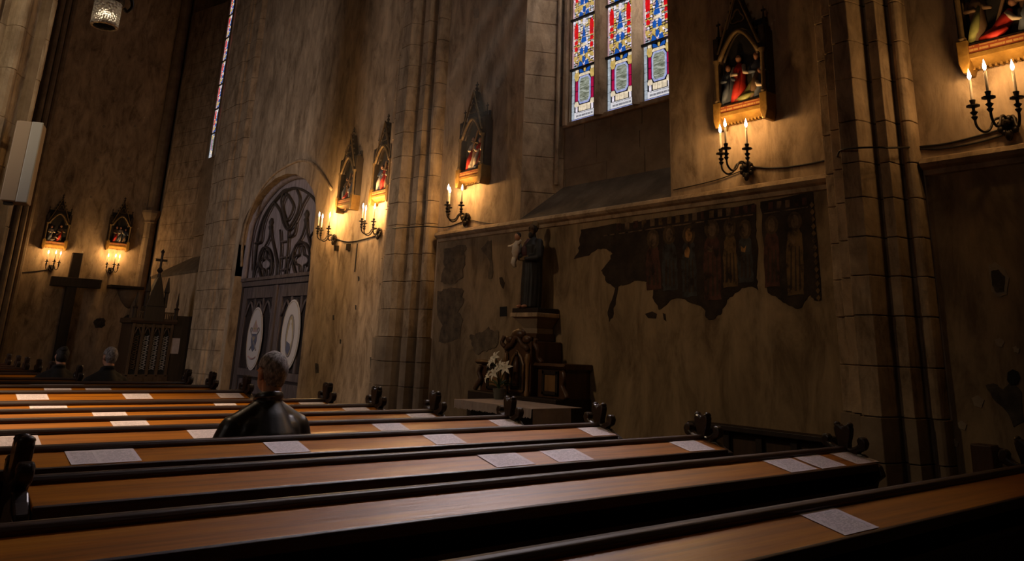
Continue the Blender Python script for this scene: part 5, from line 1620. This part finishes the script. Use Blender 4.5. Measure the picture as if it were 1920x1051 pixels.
# ================================================================== PEOPLE
def person(label, loc, rz, s, hair, coat, detail, lean=0.0, bun=False, yaw=.22):
    """seated figure facing local +y; origin on the seat under the pelvis"""
    t = thing('person', label, 'person', loc, rz)
    hx, hy, hz = 0.0, .045 + lean, .80          # skull centre above the seat
    ct_, st_ = math.cos(yaw), math.sin(yaw)

    def turn(q):
        q.v = [(hx + (x - hx) * ct_ - (y - hy) * st_, hy + (x - hx) * st_ + (y - hy) * ct_, z) for x, y, z in q.v]
    b = MB()
    b.ell((hx, hy - .005, hz), (.076, .097, .105), 20, 14)
    b.ell((hx, hy + .035, hz - .065), (.057, .066, .075), 16, 12)
    b.ell((hx, hy + .10, hz - .03), (.013, .022, .026), 10, 8)
    b.ell((hx, hy + .088, hz - .078), (.026, .014, .012), 10, 6)
    for sg in (-1, 1):
        b.ell((hx + sg * .031, hy + .083, hz - .005), (.017, .014, .012), 8, 6)
        b.ell((hx + sg * .084, hy - .002, hz - .028), (.016, .026, .038), 10, 8)
    turn(b)
    b.cap((hx, hy - .02, hz - .06), (hx, .0, .575), .058, .066, 14)
    b.tube([(0, .02, .02), (0, .0, .16), (0, -.015, .34), (0, -.01, .46), (0, 0, .56)], [.15, .14, .145, .12, .06], 16)
    for sg in (-1, 1):
        b.cap((sg * .175, -.005, .47), (sg * .235, .03, .27), .05, .045, 12)
        b.cap((sg * .235, .03, .27), (sg * .10, .27, .16), .046, .032, 12)
        b.ell((sg * .075, .305, .155), (.042, .05, .022), 10, 8)
        for k in range(4):
            fx = sg * (.105 - .02 * k)
            b.cap((fx, .335, .155), (fx - sg * .01, .375 + .008 * (1.5 - abs(k - 1.5)), .145), .010, .009, 8)
            b.cap((fx - sg * .01, .375 + .008 * (1.5 - abs(k - 1.5)), .145), (fx - sg * .014, .385, .118), .009, .008, 8)
        b.cap((sg * .045, .30, .165), (sg * .025, .345, .16), .012, .010, 8)
        b.cap((sg * .09, .02, .06), (sg * .12, .42, .065), .085, .062, 12)
        b.cap((sg * .12, .42, .06), (sg * .12, .40, -.36), .058, .042, 12)
        b.cap((sg * .12, .37, -.41), (sg * .13, .56, -.425), .038, .03, 10)
    fuse(b, .0075 if detail else .014, 'skin', 'body', t, 3)
    # jacket over the torso and arms
    j = MB()
    j.tube([(0, .02, -.005), (0, .01, .14), (0, -.02, .32), (0, -.025, .43), (0, -.015, .53), (0, .005, .625)], [.185, .18, .185, .175, .118, .07], 20)
    for k, fx in enumerate((-.09, .09)):
        j.ell((fx, -.03, .42), (.125, .11, .13), 14, 10)
    for sg in (-1, 1):
        j.cap((sg * .03, -.006, .575), (sg * .20, -.005, .462), .066, .074, 14)
        j.cap((sg * .20, -.005, .462), (sg * .28, .02, .25), .079, .076, 14)
        j.cap((sg * .28, .02, .25), (sg * .13, .235, .165), .066, .048, 14)
        j.tube(smoothline([(sg * .12, -.105, .47), (sg * .18, -.085, .38), (sg * .215, -.055, .28)], 4), .018, 8)
        j.tube(smoothline([(sg * .06, -.135, .40), (sg * .12, -.135, .25), (sg * .15, -.12, .12)], 4), .016, 8)
        j.tube(smoothline([(sg * .235, -.05, .33), (sg * .30, -.03, .30), (sg * .325, .03, .27)], 4), .016, 8)
        j.tube(smoothline([(sg * .21, -.06, .24), (sg * .285, -.05, .2), (sg * .315, .02, .19)], 4), .018, 8)
    col = [(.074 * math.cos(a), -.004 + .074 * math.sin(a), .635 + .018 * math.cos(a - PI / 2) * -1) for a in [PI * .62 + k * PI * 1.76 / 14 for k in range(15)]]
    j.tube(col, .017, 8)
    j.tube([(x * .96, y * .96, z + .02) for x, y, z in col], .012, 8)
    jk = fuse(j, .009 if detail else .016, coat, 'jacket', t, 4)
    jk.scale = (1.07, 1.0, 1.0)
    jk.location.x = -.025
    tr = MB()
    for sg in (-1, 1):
        tr.cap((sg * .085, .03, .06), (sg * .12, .43, .065), .10, .075, 12).cap((sg * .12, .43, .06), (sg * .12, .40, -.37), .07, .058, 12)
        tr.cap((sg * .12, .38, -.40), (sg * .13, .58, -.42), .046, .036, 10)
    fuse(tr, .016, 'trouser', 'trousers', t, 3)
    h = MB()
    nn, mm_ = 36, 26
    for i in range(mm_ + 1):
        th_ = PI * i / mm_
        for k in range(nn):
            a = 2 * PI * k / nn
            d_ = Vector((math.sin(th_) * math.cos(a), math.sin(th_) * math.sin(a), math.cos(th_)))
            jt = 1 + .012 * math.sin(a * 7 + th_ * 9) + rnd(-.006, .006)
            h.v.append((hx + d_.x * .0835 * jt, hy - .008 + d_.y * .1055 * jt, hz + .002 + (d_.z * .112 if d_.z > -.4 else -.0448 + (d_.z + .4) * .16) * jt))
    for i in range(mm_):
        for k in range(nn):
            c = [i * nn + k, i * nn + (k + 1) % nn, (i + 1) * nn + (k + 1) % nn, (i + 1) * nn + k]
            m_ = sum((Vector(h.v[q]) for q in c), Vector()) / 4 - Vector((hx, hy, hz))
            low_ = -.112 if m_.y < -.03 else (-.112 + (m_.y + .03) * 1.5)
            front = .03 + max(0, (m_.y - .02)) * .55
            ear = abs(m_.x) > .055 and -.03 < m_.y < .04 and m_.z < .012
            if m_.z < low_ or (m_.y > .035 and m_.z < front + .02) or ear:
                continue
            h.f.append(tuple(c))
    turn(h)
    ho = build('hair', h, hair, t, smooth=True, local=True)
    sd_ = ho.modifiers.new('s', 'SOLIDIFY')
    sd_.thickness = .012
    sd_.offset = 0
    if bun:
        build('bun', MB().ell((hx, hy - .07, hz + .085), (.05, .05, .045), 12, 8).ell((hx, hy - .03, hz - .02), (.085, .095, .10), 14, 10), hair, t, smooth=True, local=True)
    for o_ in [t]:
        o_.scale = (s, s, s)
    return t


person('grey-haired man in a black jacket seated in the pew, seen from behind', (2.17, 4.99, .465), math.radians(4), 1.0, 'hair_grey', 'jacket', True)
p = wy(205, 690, 10.84)
person('far seated man in a dark coat, head turned left, before the confessional', (p.x, 10.84, .465), math.radians(12), .9, 'hair_grey', 'coat_dark', False)
p = wy(113, 690, 11.66)
person('far seated woman with dark hair in a bun, under the wooden cross', (p.x, 11.66, .465), math.radians(4), .87, 'hair_dark', 'coat_dark', False, bun=True)
